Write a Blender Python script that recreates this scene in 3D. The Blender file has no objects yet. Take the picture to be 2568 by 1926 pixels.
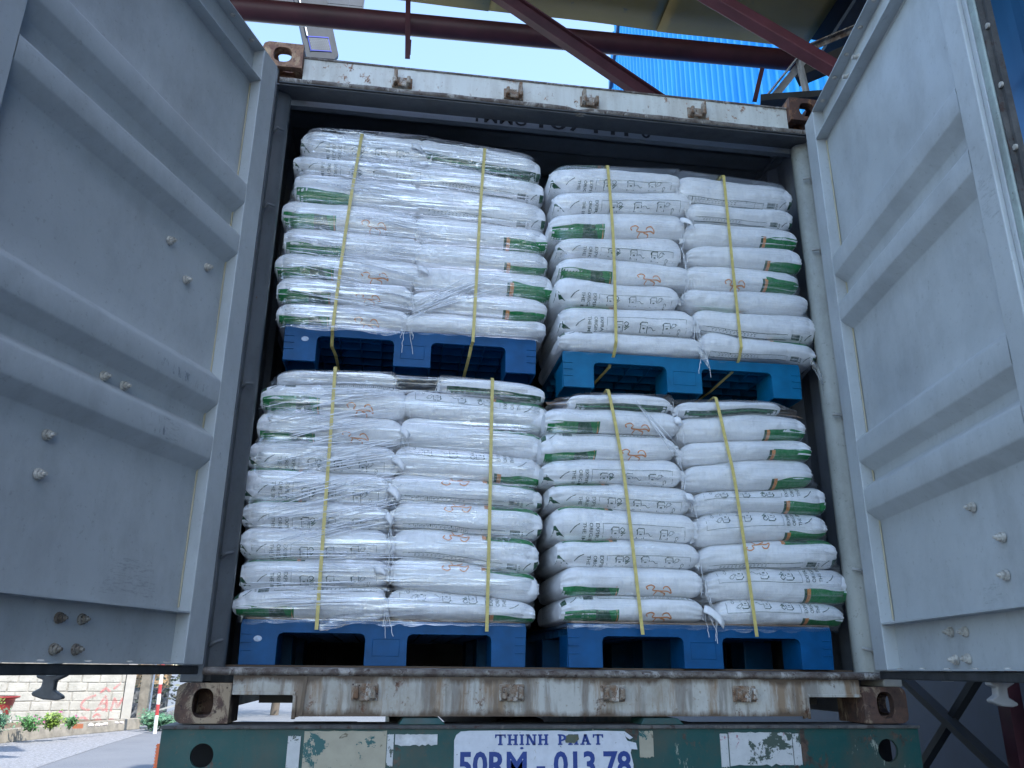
import bpy, bmesh, math, random
from mathutils import Vector, Matrix, noise
R = math.radians
random.seed(7)
C = bpy.context.scene.collection

# ------------------------------------------------------------------ camera
cam = bpy.data.objects.new('camera', bpy.data.cameras.new('camera')); C.objects.link(cam)
CP = (-0.5825, -2.8268, 0.1657)
yaw, pit, rol = -0.14154, 0.33517, 0.008735
fwd = Vector((-math.sin(yaw)*math.cos(pit), math.cos(yaw)*math.cos(pit), math.sin(pit)))
rt = Vector((math.cos(yaw), math.sin(yaw), 0)); up = rt.cross(fwd)
r2 = rt*math.cos(rol) + up*math.sin(rol); u2 = -rt*math.sin(rol) + up*math.cos(rol)
Mx = Matrix((r2, u2, -fwd)).transposed().to_4x4(); Mx.translation = Vector(CP)
cam.matrix_world = Mx
cam.data.sensor_width = 36; cam.data.lens = 0.79974*36
cam.data.clip_start = 0.02; cam.data.clip_end = 3000
bpy.context.scene.camera = cam

# ------------------------------------------------------------------ sky, sun, exposure
SUN_EL, SUN_AZ = 54.0, 140.0            # azimuth measured from +Y towards +X
w = bpy.data.worlds.new('World'); bpy.context.scene.world = w; w.use_nodes = True
nt = w.node_tree; bg = nt.nodes['Background']; sky = nt.nodes.new('ShaderNodeTexSky')
sky.sky_type = 'NISHITA'; sky.sun_disc = False
sky.sun_elevation = R(SUN_EL); sky.sun_rotation = R(SUN_AZ)
sky.air_density = 1.1; sky.dust_density = 0.7; sky.ozone_density = 1.0
nt.links.new(sky.outputs[0], bg.inputs['Color']); bg.inputs['Strength'].default_value = 0.12
sd = bpy.data.lights.new('sun', 'SUN'); sd.energy = 2.0; sd.angle = R(0.5); sd.color = (1, .95, .87)
so = bpy.data.objects.new('sun', sd); C.objects.link(so)
sv = Vector((math.sin(R(SUN_AZ))*math.cos(R(SUN_EL)), math.cos(R(SUN_AZ))*math.cos(R(SUN_EL)), math.sin(R(SUN_EL))))
so.rotation_euler = sv.to_track_quat('Z', 'Y').to_euler(); so.location = (10, -12, 18)
vs = bpy.context.scene.view_settings
vs.view_transform = 'Standard'; vs.look = 'None'; vs.gamma = 1; vs.use_curve_mapping = False
vs.exposure = 2.22
bpy.context.scene.cycles.transparent_max_bounces = 24
bpy.context.scene.cycles.max_bounces = 8

# ------------------------------------------------------------------ helpers
class MB:
    def __init__(s): s.v = []; s.f = []; s.m = []; s.sm = []
    def add(s, vs, fs, m=0, smooth=False):
        o = len(s.v); s.v += [tuple(v) for v in vs]
        for f in fs: s.f.append([o+i for i in f]); s.m.append(m); s.sm.append(smooth)
    def box(s, x0, y0, z0, x1, y1, z1, m=0):
        s.add([(x0,y0,z0),(x1,y0,z0),(x1,y1,z0),(x0,y1,z0),(x0,y0,z1),(x1,y0,z1),(x1,y1,z1),(x0,y1,z1)],
              [(0,3,2,1),(4,5,6,7),(0,1,5,4),(1,2,6,5),(2,3,7,6),(3,0,4,7)], m)
    def hexa(s, p, m=0):      # 8 points: bottom ring then top ring
        s.add(p, [(0,3,2,1),(4,5,6,7),(0,1,5,4),(1,2,6,5),(2,3,7,6),(3,0,4,7)], m)
    def bar(s, a, b, wx, wy, m=0, upv=(0,0,1)):
        a = Vector(a); b = Vector(b); d = (b-a).normalized(); u = Vector(upv)
        if abs(d.dot(u)) > .98: u = Vector((1,0,0))
        e = d.cross(u).normalized(); g = e.cross(d)
        q = [-e*wx/2-g*wy/2, e*wx/2-g*wy/2, e*wx/2+g*wy/2, -e*wx/2+g*wy/2]
        s.hexa([a+k for k in q]+[b+k for k in q], m)
    def tube(s, pts, r, n=10, m=0, caps=True):
        pts = [Vector(p) for p in pts]; rings = []
        rr = r if isinstance(r, (list, tuple)) else [r]*len(pts)
        prev = None
        for i, p in enumerate(pts):
            d = (pts[min(i+1, len(pts)-1)]-pts[max(i-1, 0)]).normalized()
            u = Vector((0,0,1)) if abs(d.z) < .95 else Vector((1,0,0))
            if prev is not None: u = prev
            e = d.cross(u).normalized(); g = e.cross(d).normalized(); prev = g
            rings.append([p+(e*math.cos(k*2*math.pi/n)+g*math.sin(k*2*math.pi/n))*rr[i] for k in range(n)])
        vs = [v for q in rings for v in q]; fs = []
        for i in range(len(pts)-1):
            for k in range(n):
                a = i*n+k; b = i*n+(k+1) % n; fs.append((a, b, b+n, a+n))
        s.add(vs, fs, m, True)
        if caps:
            s.add(rings[0], [tuple(range(n))[::-1]], m); s.add(rings[-1], [tuple(range(n))], m)
    def prism(s, poly, a, b, c, d0, d1, org=(0,0,0), m=0):   # polygon in (a,b) plane, extruded d0..d1 along c
        a, b, c, o = Vector(a), Vector(b), Vector(c), Vector(org); n = len(poly)
        lo = [o+a*x+b*y+c*d0 for x, y in poly]; hi = [o+a*x+b*y+c*d1 for x, y in poly]
        s.add(lo+hi, [tuple(range(n))[::-1], tuple(range(n, 2*n))]+[(i, (i+1) % n, (i+1) % n+n, i+n) for i in range(n)], m)
    def holeplate(s, o, a, b, c, w, h, cx, cy, rx, ry, th, m=0, e=3.0, rnd=None):
        """rectangle w x h spanned by a,b from o with a rounded hole, thickness th along c"""
        a, b, c, o = Vector(a), Vector(b), Vector(c), Vector(o)
        angs = sorted([k*2*math.pi/48 for k in range(48)]+[math.atan2(y-cy, x-cx) % (2*math.pi) for x in (0, w) for y in (0, h)])
        out, inn = [], []
        for t in angs:
            ct, st = math.cos(t), math.sin(t)
            ks = []
            if ct > 1e-6: ks.append((w-cx)/ct)
            if ct < -1e-6: ks.append(-cx/ct)
            if st > 1e-6: ks.append((h-cy)/st)
            if st < -1e-6: ks.append(-cy/st)
            k = min(ks); px_, py_ = cx+k*ct, cy+k*st
            if rnd:                      # rnd = (side, radius): round both corners of the left (-1) or right (+1) side
                q_, rr = rnd; ccx = rr if q_ < 0 else w-rr
                for ccy, sy in ((rr, -1), (h-rr, 1)):
                    if (px_-ccx)*q_ > 0 and (py_-ccy)*sy > 0:
                        dx_, dy_ = px_-ccx, py_-ccy; n_ = math.hypot(dx_, dy_) or 1; px_, py_ = ccx+dx_/n_*rr, ccy+dy_/n_*rr
            out.append((px_, py_))
            q = 1/((abs(ct)/rx)**e+(abs(st)/ry)**e)**(1/e); inn.append((cx+q*ct, cy+q*st))
        n = len(angs)
        P = lambda l, d: [o+a*x+b*y+c*d for x, y in l]
        s.add(P(out,0)+P(inn,0)+P(inn,th)+P(out,th), [f for i in range(n) for j in [(i+1) % n] for f in
              ((i,j,n+j,n+i),(n+i,n+j,2*n+j,2*n+i),(2*n+i,2*n+j,3*n+j,3*n+i),(3*n+i,3*n+j,j,i))], m)

def mesh_of(name, mb, mats):
    me = bpy.data.meshes.new(name); me.from_pydata([tuple(v) for v in mb.v], [], mb.f)
    for x in (mats if isinstance(mats, (list, tuple)) else [mats]): me.materials.append(x)
    me.polygons.foreach_set('material_index', mb.m); me.polygons.foreach_set('use_smooth', mb.sm)
    me.validate(); me.update(); return me
def obj(name, mb, mats, parent=None, bevel=0, local=False):
    o = bpy.data.objects.new(name, mesh_of(name, mb, mats)); C.objects.link(o)
    if parent:
        o.parent = parent
        if not local: o.matrix_parent_inverse = world_of(parent).inverted()
    if bevel:
        b = o.modifiers.new('bevel', 'BEVEL'); b.width = bevel; b.segments = 2; b.limit_method = 'ANGLE'; b.angle_limit = R(40)
    return o
def world_of(o):
    m = Matrix.LocRotScale(o.location, o.rotation_euler, o.scale)
    if o.parent: m = world_of(o.parent) @ o.matrix_parent_inverse @ m
    return m
def tag(o, label=None, cat=None, group=None, kind=None):
    if label: o['label'] = label
    if cat: o['category'] = cat
    if group: o['group'] = group
    if kind: o['kind'] = kind
    return o
def thing(name, loc, label, cat, group=None, rz=0):
    o = bpy.data.objects.new(name, None); C.objects.link(o); o.location = loc; o.rotation_euler = (0, 0, rz)
    o.empty_display_size = .1
    return tag(o, label, cat, group)

# ------------------------------------------------------------------ materials
class N:
    def __init__(s, name):
        s.mat = bpy.data.materials.new(name); s.mat.use_nodes = True; s.t = s.mat.node_tree; s.n = s.t.nodes
        s.b = s.n['Principled BSDF']; s.out = s.n['Material Output']; s.tc = s.n.new('ShaderNodeTexCoord')
    def l(s, a, b): s.t.links.new(a, b)
    def noise(s, scale, stretch=(1,1,1), detail=6, rough=.6, dist=0, co=None, rot=(0,0,0)):
        mp = s.n.new('ShaderNodeMapping'); mp.inputs['Scale'].default_value = stretch; mp.inputs['Rotation'].default_value = rot
        s.l(co or s.tc.outputs['Object'], mp.inputs['Vector'])
        t = s.n.new('ShaderNodeTexNoise'); t.inputs['Scale'].default_value = scale; t.inputs['Detail'].default_value = detail
        t.inputs['Roughness'].default_value = rough; t.inputs['Distortion'].default_value = dist
        s.l(mp.outputs[0], t.inputs['Vector']); return t.outputs['Fac']
    def ramp(s, x, lo, hi, a=0., b=1.):
        r = s.n.new('ShaderNodeMapRange'); r.inputs['From Min'].default_value = lo; r.inputs['From Max'].default_value = hi
        r.inputs['To Min'].default_value = a; r.inputs['To Max'].default_value = b; s.l(x, r.inputs['Value']); return r.outputs[0]
    def math(s, op, a, b=None):
        m = s.n.new('ShaderNodeMath'); m.operation = op
        for i, v in enumerate((a, b)):
            if v is None: continue
            if isinstance(v, (int, float)): m.inputs[i].default_value = v
            else: s.l(v, m.inputs[i])
        return m.outputs[0]
    def mix(s, f, a, b):
        m = s.n.new('ShaderNodeMix'); m.data_type = 'RGBA'
        for i, v in ((0, f), (6, a), (7, b)):
            if isinstance(v, (int, float)): m.inputs[i].default_value = v
            elif isinstance(v, tuple): m.inputs[i].default_value = v+(1,)
            else: s.l(v, m.inputs[i])
        return m.outputs[2]
    def bump(s, h, st=.3, d=.002):
        b = s.n.new('ShaderNodeBump'); b.inputs['Strength'].default_value = st; b.inputs['Distance'].default_value = d
        s.l(h, b.inputs['Height']); s.l(b.outputs[0], s.b.inputs['Normal']); return b
    def set(s, col=None, rough=.5, metal=0, spec=None):
        if isinstance(col, tuple): s.b.inputs['Base Color'].default_value = col+(1,)
        elif col is not None: s.l(col, s.b.inputs['Base Color'])
        if isinstance(rough, (int, float)): s.b.inputs['Roughness'].default_value = rough
        else: s.l(rough, s.b.inputs['Roughness'])
        s.b.inputs['Metallic'].default_value = metal
        if spec is not None: s.b.inputs['Specular IOR Level'].default_value = spec
        return s.mat
def plain(name, col, rough=.5, metal=0, var=.12, sc=6, bump=0, spec=None):
    m = N(name); a = tuple(c*(1-var) for c in col); b = tuple(min(1, c*(1+var)) for c in col)
    f = m.ramp(m.noise(sc, detail=8), .35, .65)
    if bump: m.bump(m.noise(sc*6), bump)
    return m.set(m.mix(f, a, b), rough, metal, spec)
def paint(name, col, dirt=(.2,.19,.17), dirt_amt=.35, rust=(.16,.06,.025), rust_lo=.68, rust_hi=.74, rsc=9, stain=0, rough=.42, scuff=None, edge=None):
    m = N(name)
    c = m.mix(m.ramp(m.noise(2.2, detail=8), .3, .7), tuple(x*.9 for x in col), tuple(min(1, x*1.07) for x in col))
    c = m.mix(m.math('MULTIPLY', m.ramp(m.noise(5, (1,1,.6), 10, .72), .46, .68), dirt_amt), c, dirt)
    c = m.mix(m.math('MULTIPLY', m.ramp(m.noise(60, (1,1,1), 6, .7), .60, .66), dirt_amt), c, dirt)
    if stain:
        s1 = m.ramp(m.noise(7, (1.6,1,.2), 8, .7), .49, .60)
        c = m.mix(m.math('MULTIPLY', s1, stain), c, (.23,.14,.07))
        s2 = m.ramp(m.noise(14, (1.5,1,.14), 6, .6), .50, .60)
        c = m.mix(m.math('MULTIPLY', s2, stain*.7), c, (.13,.105,.085))
    if edge:
        sp = m.n.new('ShaderNodeSeparateXYZ'); m.l(m.tc.outputs['Object'], sp.inputs[0])
        dz = m.math('ABSOLUTE', m.math('SUBTRACT', sp.outputs[2], edge[0]))
        ev = m.math('ADD', m.math('MULTIPLY', dz, 1/edge[1]), m.math('MULTIPLY', m.noise(11, (1,1,.35), 8, .7), 1.3))
        c = m.mix(m.ramp(ev, 1.28, 1.58), c, (.10,.065,.04))
    rf = m.ramp(m.noise(rsc, (1,1,.7), 10, .75), rust_lo, rust_hi)
    c = m.mix(rf, c, m.mix(m.ramp(m.noise(40), .4, .6), rust, tuple(x*.35 for x in rust)))
    if scuff:
        sf = m.ramp(m.noise(5, (3,3,1.0), 10, .8), .635, .66)
        c = m.mix(sf, c, scuff)
    m.bump(m.math('ADD', m.math('MULTIPLY', m.noise(3.0, detail=3), 3.5), m.math('MULTIPLY', m.noise(45), .35)), .35, .004)
    return m.set(c, m.ramp(m.noise(12), .3, .7, rough-.08, rough+.14))
def rusty(name, a, b, c_, sc=14):
    m = N(name)
    c = m.mix(m.ramp(m.noise(sc, detail=10, rough=.7), .42, .6), a, b)
    c = m.mix(m.ramp(m.noise(sc*.6, (1,1,.5), 8, .75, .5), .53, .60), c, c_)
    c = m.mix(m.ramp(m.noise(sc*3.3, detail=8, rough=.7), .56, .63), c, (.045,.025,.02))
    m.bump(m.noise(sc*4, detail=8), .5, .004); return m.set(c, .75)

M = {}
M['door'] = paint('door_paint', (.42,.45,.46), (.20,.20,.20), .34, rust_lo=.80, rust_hi=.83)
M['header'] = paint('header_paint', (.60,.61,.57), (.26,.2,.13), .35, rust=(.33,.13,.04), rust_lo=.575, rust_hi=.625, rsc=18, stain=.15, edge=(2.49, .085))
M['sill'] = paint('sill_paint', (.47,.46,.42), (.2,.15,.09), .6, rust_lo=.60, rust_hi=.66, rsc=14, stain=.85, rough=.55, edge=(.08, .062))
M['lip'] = rusty('worn_steel', (.085,.062,.05), (.19,.17,.15), (.34,.32,.29), 18)
M['cast_bottom'] = rusty('rusty_casting', (.11,.058,.04), (.055,.034,.028), (.30,.225,.15), 14)
M['cast_top'] = rusty('speckled_casting', (.30,.17,.10), (.17,.08,.055), (.42,.28,.17), 26)
M['cast_right'] = rusty('dark_rusty_casting', (.07,.035,.025), (.10,.045,.03), (.30,.14,.06), 12)
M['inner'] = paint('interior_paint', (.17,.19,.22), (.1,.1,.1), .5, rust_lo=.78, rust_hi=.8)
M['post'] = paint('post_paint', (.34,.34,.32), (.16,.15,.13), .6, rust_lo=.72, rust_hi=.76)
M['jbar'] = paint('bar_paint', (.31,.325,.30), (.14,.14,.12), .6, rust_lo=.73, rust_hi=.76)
M['post_shaded'] = paint('shaded_post_paint', (.10,.11,.12), (.05,.05,.05), .6, rust_lo=.66, rust_hi=.7)  # darker copy for the left post and bar, shade put into the colour
M['gasket'] = plain('rubber_gasket', (.035,.037,.04), .6, var=.4, sc=20, bump=.3)
M['gasket_pale'] = paint('pale_gasket', (.30,.36,.34), (.1,.1,.09), .7, rust_lo=.8, rust_hi=.84)
M['bolt'] = plain('bolt_metal', (.42,.40,.36), .5, var=.35, sc=60)
M['boltdark'] = rusty('bolt_ring', (.10,.08,.065), (.2,.18,.15), (.3,.28,.24), 40)
M['keeper'] = rusty('keeper_metal', (.20,.11,.06), (.28,.24,.19), (.48,.45,.40), 30)
M['darksteel'] = plain('dark_steel', (.03,.03,.032), .6, var=.3)
M['camlock'] = plain('cast_iron_grey', (.10,.10,.105), .55, var=.25, sc=30, bump=.3)
M['green'] = paint('trailer_green', (.001,.058,.054), (.06,.055,.04), .7, rust=(.09,.055,.04), rust_lo=.575, rust_hi=.62, rsc=7, rough=.5, scuff=(.25,.27,.22))
M['flange'] = rusty('flange_steel', (.05,.05,.05), (.09,.088,.085), (.12,.11,.10), 9)
M['black'] = plain('black_void_paint', (.008,.008,.009), .8)
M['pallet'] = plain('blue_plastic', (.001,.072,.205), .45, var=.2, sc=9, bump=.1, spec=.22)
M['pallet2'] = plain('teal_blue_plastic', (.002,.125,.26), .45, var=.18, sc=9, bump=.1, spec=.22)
M['strap'] = plain('yellow_strap', (.56,.46,.15), .42, var=.14, sc=60, bump=.4)
M['redsteel'] = plain('maroon_steel', (.062,.016,.024), .5, var=.3, sc=4, bump=.1)
M['redsteel2'] = plain('faded_maroon_steel', (.12,.035,.045), .5, var=.25, sc=4, bump=.1)
M['soffit'] = paint('soffit_paint', (.085,.09,.10), (.04,.04,.04), .6, rust_lo=.66, rust_hi=.7)
M['white'] = plain('white_plate', (.62,.63,.63), .5, var=.08)
M['orange'] = plain('orange_lens', (.75,.14,.04), .3)
M['cardboard'] = plain('cardboard', (.24,.15,.095), .8, var=.25, sc=12, bump=.3)
M['thread'] = plain('white_thread', (.75,.76,.78), .6)

def fabric():
    m = N('woven_sack')
    c = m.mix(m.ramp(m.noise(7, (1.4,1,1), 6), .35, .65), (.74,.75,.77), (.84,.845,.86))
    c = m.mix(m.math('MULTIPLY', m.ramp(m.noise(85, (1,1,.16), 3), .45, .7), .28), c, (.62,.645,.69))
    wv = m.n.new('ShaderNodeTexWave'); wv.wave_type = 'BANDS'; wv.bands_direction = 'X'; wv.inputs['Scale'].default_value = 85
    wv.inputs['Distortion'].default_value = 2.5; wv.inputs['Detail'].default_value = 3; m.l(m.tc.outputs['Object'], wv.inputs['Vector'])
    wz = m.n.new('ShaderNodeTexWave'); wz.wave_type = 'BANDS'; wz.bands_direction = 'Z'; wz.inputs['Scale'].default_value = 110
    wz.inputs['Distortion'].default_value = 1.5; m.l(m.tc.outputs['Object'], wz.inputs['Vector'])
    h = m.math('ADD', m.math('MULTIPLY', wv.outputs['Fac'], .12), m.math('MULTIPLY', wz.outputs['Fac'], .08))
    h = m.math('ADD', h, m.math('ADD', m.math('MULTIPLY', m.noise(24, (1.6,1,.55), 5, .6, .6), 1.5), m.math('MULTIPLY', m.noise(70, (1.3,1,.14), 3), .55)))
    m.bump(h, .6, .0045)
    m.set(c, .42, spec=.45); return m.mat
M['sack'] = fabric()
def ink(name, col, wear=.30):
    m = N(name); f = m.ramp(m.noise(90, (1,1,.5), 5), .42, .66)
    return m.set(m.mix(m.math('MULTIPLY', f, wear), col, (.7,.72,.74)), .4)
M['ink'] = ink('dark_green_ink', (.012,.05,.033), .42); M['inkgreen'] = ink('green_print', (.008,.19,.05), .08)
M['inkdark'] = ink('deep_green_print', (.008,.07,.03), .12); M['inkorange'] = ink('orange_print', (.66,.25,.06), .25)
SACK = [M['sack'], M['ink'], M['inkgreen'], M['inkdark'], M['inkorange']]

def film(name, rot, amt, seed):
    m = N(name); t = m.t; m.n.remove(m.b)
    tr = m.n.new('ShaderNodeBsdfTransparent'); tr.inputs[0].default_value = (.985,.988,.99,1)
    gl = m.n.new('ShaderNodeBsdfGlossy'); gl.inputs['Roughness'].default_value = .13; gl.inputs['Color'].default_value = (1,1,1,1)
    df = m.n.new('ShaderNodeBsdfDiffuse'); df.inputs[0].default_value = (.95,.96,.97,1)
    co = m.tc.outputs['Object']
    a = m.noise(1, (2.2,2.2,95), 5, .65, .25, rot=(0, rot, 0))
    b = m.noise(1, (5,5,260), 3, .6, .1, rot=(0, rot*1.7+.05, 0))
    big = m.ramp(m.noise(3.2, detail=3), .36, .60)
    fine = m.ramp(m.noise(38, (1,1,1.6), 6, .7, 1.2), .55, .64)
    st = m.math('MAXIMUM', m.ramp(a, .53, .62), m.math('MULTIPLY', m.ramp(b, .55, .66), .8))
    st = m.math('MULTIPLY', st, m.math('ADD', m.math('MULTIPLY', big, .7), .3))
    st = m.math('ADD', st, m.math('MULTIPLY', m.math('MULTIPLY', fine, big), .6))
    st = m.math('ADD', st, .025)
    fac = m.math('MULTIPLY', st, amt)
    bp = m.n.new('ShaderNodeBump'); bp.inputs['Strength'].default_value = .7; bp.inputs['Distance'].default_value = .004
    m.l(m.math('ADD', a, m.math('MULTIPLY', m.noise(22, detail=5, dist=1), .5)), bp.inputs['Height'])
    m.l(bp.outputs[0], gl.inputs['Normal'])
    gd = m.n.new('ShaderNodeMixShader'); gd.inputs[0].default_value = .4; m.l(gl.outputs[0], gd.inputs[1]); m.l(df.outputs[0], gd.inputs[2])
    lw = m.n.new('ShaderNodeLayerWeight'); lw.inputs[0].default_value = .25; m.l(bp.outputs[0], lw.inputs['Normal'])
    m1 = m.n.new('ShaderNodeMixShader'); m.l(m.ramp(lw.outputs['Fresnel'], 0, 1, .015, .5), m1.inputs[0]); m.l(tr.outputs[0], m1.inputs[1]); m.l(gl.outputs[0], m1.inputs[2])
    m2 = m.n.new('ShaderNodeMixShader'); m.l(fac, m2.inputs[0]); m.l(m1.outputs[0], m2.inputs[1]); m.l(gd.outputs[0], m2.inputs[2])
    m.l(m2.outputs[0], m.out.inputs['Surface']); return m.mat
FILM = {'UL': film('film_heavy', .16, .72, 1), 'UR': film('film_light', .02, .26, 2), 'LL': film('film_streaky', -.14, .62, 3), 'LR': film('film_thin', .3, .26, 4)}

# ------------------------------------------------------------------ glyphs
def text_polys(txt, size=1, bold=0, shear=0):
    cu = bpy.data.curves.new('t', 'FONT'); cu.body = txt; cu.size = size; cu.offset = bold; cu.shear = shear; cu.resolution_u = 3
    o = bpy.data.objects.new('t', cu); C.objects.link(o)
    dg = bpy.context.evaluated_depsgraph_get(); me = bpy.data.meshes.new_from_object(o.evaluated_get(dg))
    v = [(p.co.x, p.co.y) for p in me.vertices]; f = [tuple(p.vertices) for p in me.polygons]
    bpy.data.objects.remove(o); bpy.data.curves.remove(cu); bpy.data.meshes.remove(me); return v, f
def bbox(v): return min(a for a, b in v), min(b for a, b in v), max(a for a, b in v), max(b for a, b in v)
def ribbon2d(pts, wd):
    """polyline to a 2-D strip of quads"""
    L, Rr = [], []
    for i, p in enumerate(pts):
        a = pts[max(i-1, 0)]; b = pts[min(i+1, len(pts)-1)]; dx, dy = b[0]-a[0], b[1]-a[1]; n = math.hypot(dx, dy) or 1
        h = (wd[i] if isinstance(wd, list) else wd)/2
        L.append((p[0]-dy/n*h, p[1]+dx/n*h)); Rr.append((p[0]+dy/n*h, p[1]-dx/n*h))
    n = len(pts); return L+Rr, [(i, i+1, n+i+1, n+i) for i in range(n-1)]
def smooth_line(pts, k=5):
    out = []
    for i in range(len(pts)-1):
        p0, p1, p2, p3 = pts[max(i-1, 0)], pts[i], pts[i+1], pts[min(i+2, len(pts)-1)]
        for j in range(k):
            t = j/k; out.append(tuple(.5*((2*b)+(-a+c)*t+(2*a-5*b+4*c-d)*t*t+(-a+3*b-3*c+d)*t**3) for a, b, c, d in zip(p0, p1, p2, p3)))
    return out+[pts[-1]]

# ------------------------------------------------------------------ ground and sky setting
m = N('asphalt'); c = m.mix(m.ramp(m.noise(1.2, detail=8), .35, .65), (.075,.083,.098), (.11,.118,.13))
c = m.mix(m.ramp(m.noise(160, detail=3), .45, .6), c, (.17,.175,.185)); m.bump(m.noise(200), .4, .004); M['asphalt'] = m.set(c, .8)
m = N('gravel'); c = m.mix(m.ramp(m.noise(22, detail=10, rough=.8), .38, .62), (.09,.093,.10), (.30,.305,.32)); m.bump(m.noise(30, detail=8), .9, .03); M['gravel'] = m.set(c, .85)
g = MB(); g.add([(-400,-400,-1.1),(400,-400,-1.1),(400,400,-1.1),(-400,400,-1.1)], [(0,1,2,3)])
tag(obj('road', g, M['asphalt']), kind='structure')
g = MB()
edge = [(-5.02,9.66),(-5.1,11.2),(-5.19,12.73),(-5.26,15),(-5.33,17.13)]
kb = [(-8.3,9.4),(-7.0,13.41),(-6.44,15.16),(-5.58,17.0)]
ed = [(-4.6,2.0),(-4.85,6.0)]+edge; kk = [(-10.4,2.0),(-9.4,6)]+[kb[0],(-7.62,11.5),kb[1],kb[2],kb[3]]
for i in range(len(ed)-1):
    g.add([(kk[i][0],kk[i][1],-1.096),(ed[i][0],ed[i][1],-1.096),(ed[i+1][0],ed[i+1][1],-1.096),(kk[i+1][0],kk[i+1][1],-1.096)], [(0,1,2,3)])
tag(obj('gravel_verge', g, M['gravel']), kind='structure')
# ------------------------------------------------------------------ shipping container (parts under one Empty)
X, Y, Z = (1,0,0), (0,1,0), (0,0,1)
CW, CH, CL = 1.219, 2.591, 6.06
box20 = thing('shipping_container', (0, 3, 0), 'grey-white rusty steel container with both rear doors open, loaded with pallets of sacks', 'shipping container')
def part(name, mb, mat, bevel=0, parent=None): return obj(name, mb, mat, parent or box20, bevel)

def casting(sx, top, mat):
    g = MB(); zb = CH-.118 if top else 0; x0 = -CW if sx < 0 else CW-.162; ht = .118
    # front plate with rounded hole, thickness going in
    g.holeplate((x0, 0, zb), X, Z, Y, .162, ht, .081, .059, .036 if top else .0315, .036 if top else .043, .03, e=2.6, rnd=(sx, .026))
    # side plates, rear, caps
    ox = -CW if sx < 0 else CW-.03; ix = CW-.162 if sx > 0 else -CW+.132
    g.holeplate((ox+(0 if sx > 0 else 0), .0305, zb+.012), Y, Z, X, .146, ht-.024, .06, .047, .04, .03, .03)
    g.box(ix, .032, zb, ix+.03, .178, zb+ht)
    cz = zb+ht-.024 if top else zb
    g.holeplate((x0+.032, .032, cz), X, Y, Z, .098, .146, .05, .066, .034, .055, .024)
    if not top: g.box(x0+.032, .032, zb+ht-.012, x0+.13, .178, zb+ht)
    g.box(x0+.032, .17, zb, x0+.13, .178, zb+ht-.026 if top else zb+ht-.014)
    o = part('corner_casting', g, mat, .007); return o
for s in (-1, 1):
    c1 = casting(s, True, M['cast_top'] if s < 0 else M['cast_right'])
    c2 = casting(s, False, M['cast_bottom'])
    c1['label'] = 'speckled orange brown upper corner casting' if s < 0 else 'dark rusty upper corner casting'

# header: recessed white face, dark top edge, round dirty drip bar, grey underside
g = MB(); g.box(-CW+.164, .03, 2.432, CW-.164, .042, 2.545); header = part('header', g, M['header'])
g = MB(); g.box(-CW+.164, .026, 2.545, CW-.164, .09, 2.553); part('header_edge', g, M['lip'], parent=header)
g = MB(); g.hexa([(-1.165,.012,2.392),(1.165,.012,2.392),(1.165,.13,2.414),(-1.165,.13,2.414),(-1.165,.012,2.398),(1.165,.012,2.398),(1.165,.13,2.430),(-1.165,.13,2.430)])
part('header_soffit', g, M['soffit'], parent=header)
pts = []; nx = 90
for i in range(nx+1):
    x = -1.14+2.28*i/nx; pts.append((x, .018+.004*noise.noise((x*6, 0, 0)), 2.416+.003*noise.noise((x*7, 3, 0))-(.012*math.exp(-((x-.10)/.035)**2))))
g = MB(); g.tube(pts, [.015+.002*noise.noise((p[0]*30, 1, 1)) for p in pts], 10); part('drip_bar', g, M['lip'], parent=header)
g = MB(); g.box(-1.14, .004, 2.398, 1.14, .03, 2.4035); part('gasket_strip', g, M['gasket'], parent=header)
# serial lettering stencilled on the inner face just behind the header
g = MB(); g.box(-1.165, .201, 2.440, 1.165, .23, 2.555); g.box(-.45, .197, 2.437, .52, .2, 2.555); part('stencil_plate', g, M['inner'], parent=header)
for wd_, xa, xb in (('TMMU', -.345, -.095), ('107441', -.04, .37), ('0', .43, .475)):
    v, f = text_polys(wd_, 1, .012); x0, y0, x1, y1 = bbox(v); g = MB()
    g.add([(xa+(a-x0)/(x1-x0)*(xb-xa), .1955, 2.444+(b-y0)/(y1-y0)*.064) for a, b in v], f)
    part('stencil_word', g, M['black'], parent=header)

# keepers (bracket with two horns) for the locking rods
def keeper(x, top):
    g = MB(); z = 2.472 if top else .093; y = .03 if top else .014
    g.box(x-.042, y-.008, z-.026, x+.042, y, z+.026)
    up_l = (x*1000 % 2) > 1
    for k, (a, h) in enumerate(((-.036, .060 if top and x in (-.65, .15) else .030), (.018, .060 if top and x in (-.18, .63) else .030))):
        if not top: h = .034
        g.hexa([(x+a, y-.034, z-.018), (x+a+.018, y-.034, z-.018), (x+a+.018, y-.008, z-.024), (x+a, y-.008, z-.024),
                (x+a+.002, y-.040, z-.018+h), (x+a+.016, y-.040, z-.018+h), (x+a+.016, y-.008, z-.014+h), (x+a+.002, y-.008, z-.014+h)])
    g.box(x-.018, y-.02, z-.026, x+.018, y-.008, z-.012)
    part('locking_rod_keeper', g, M['keeper'], .004)
for x in (-.65, -.18, .15, .63): keeper(x, True)
for x in (-.645, -.17, .17, .63): keeper(x, False)

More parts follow.
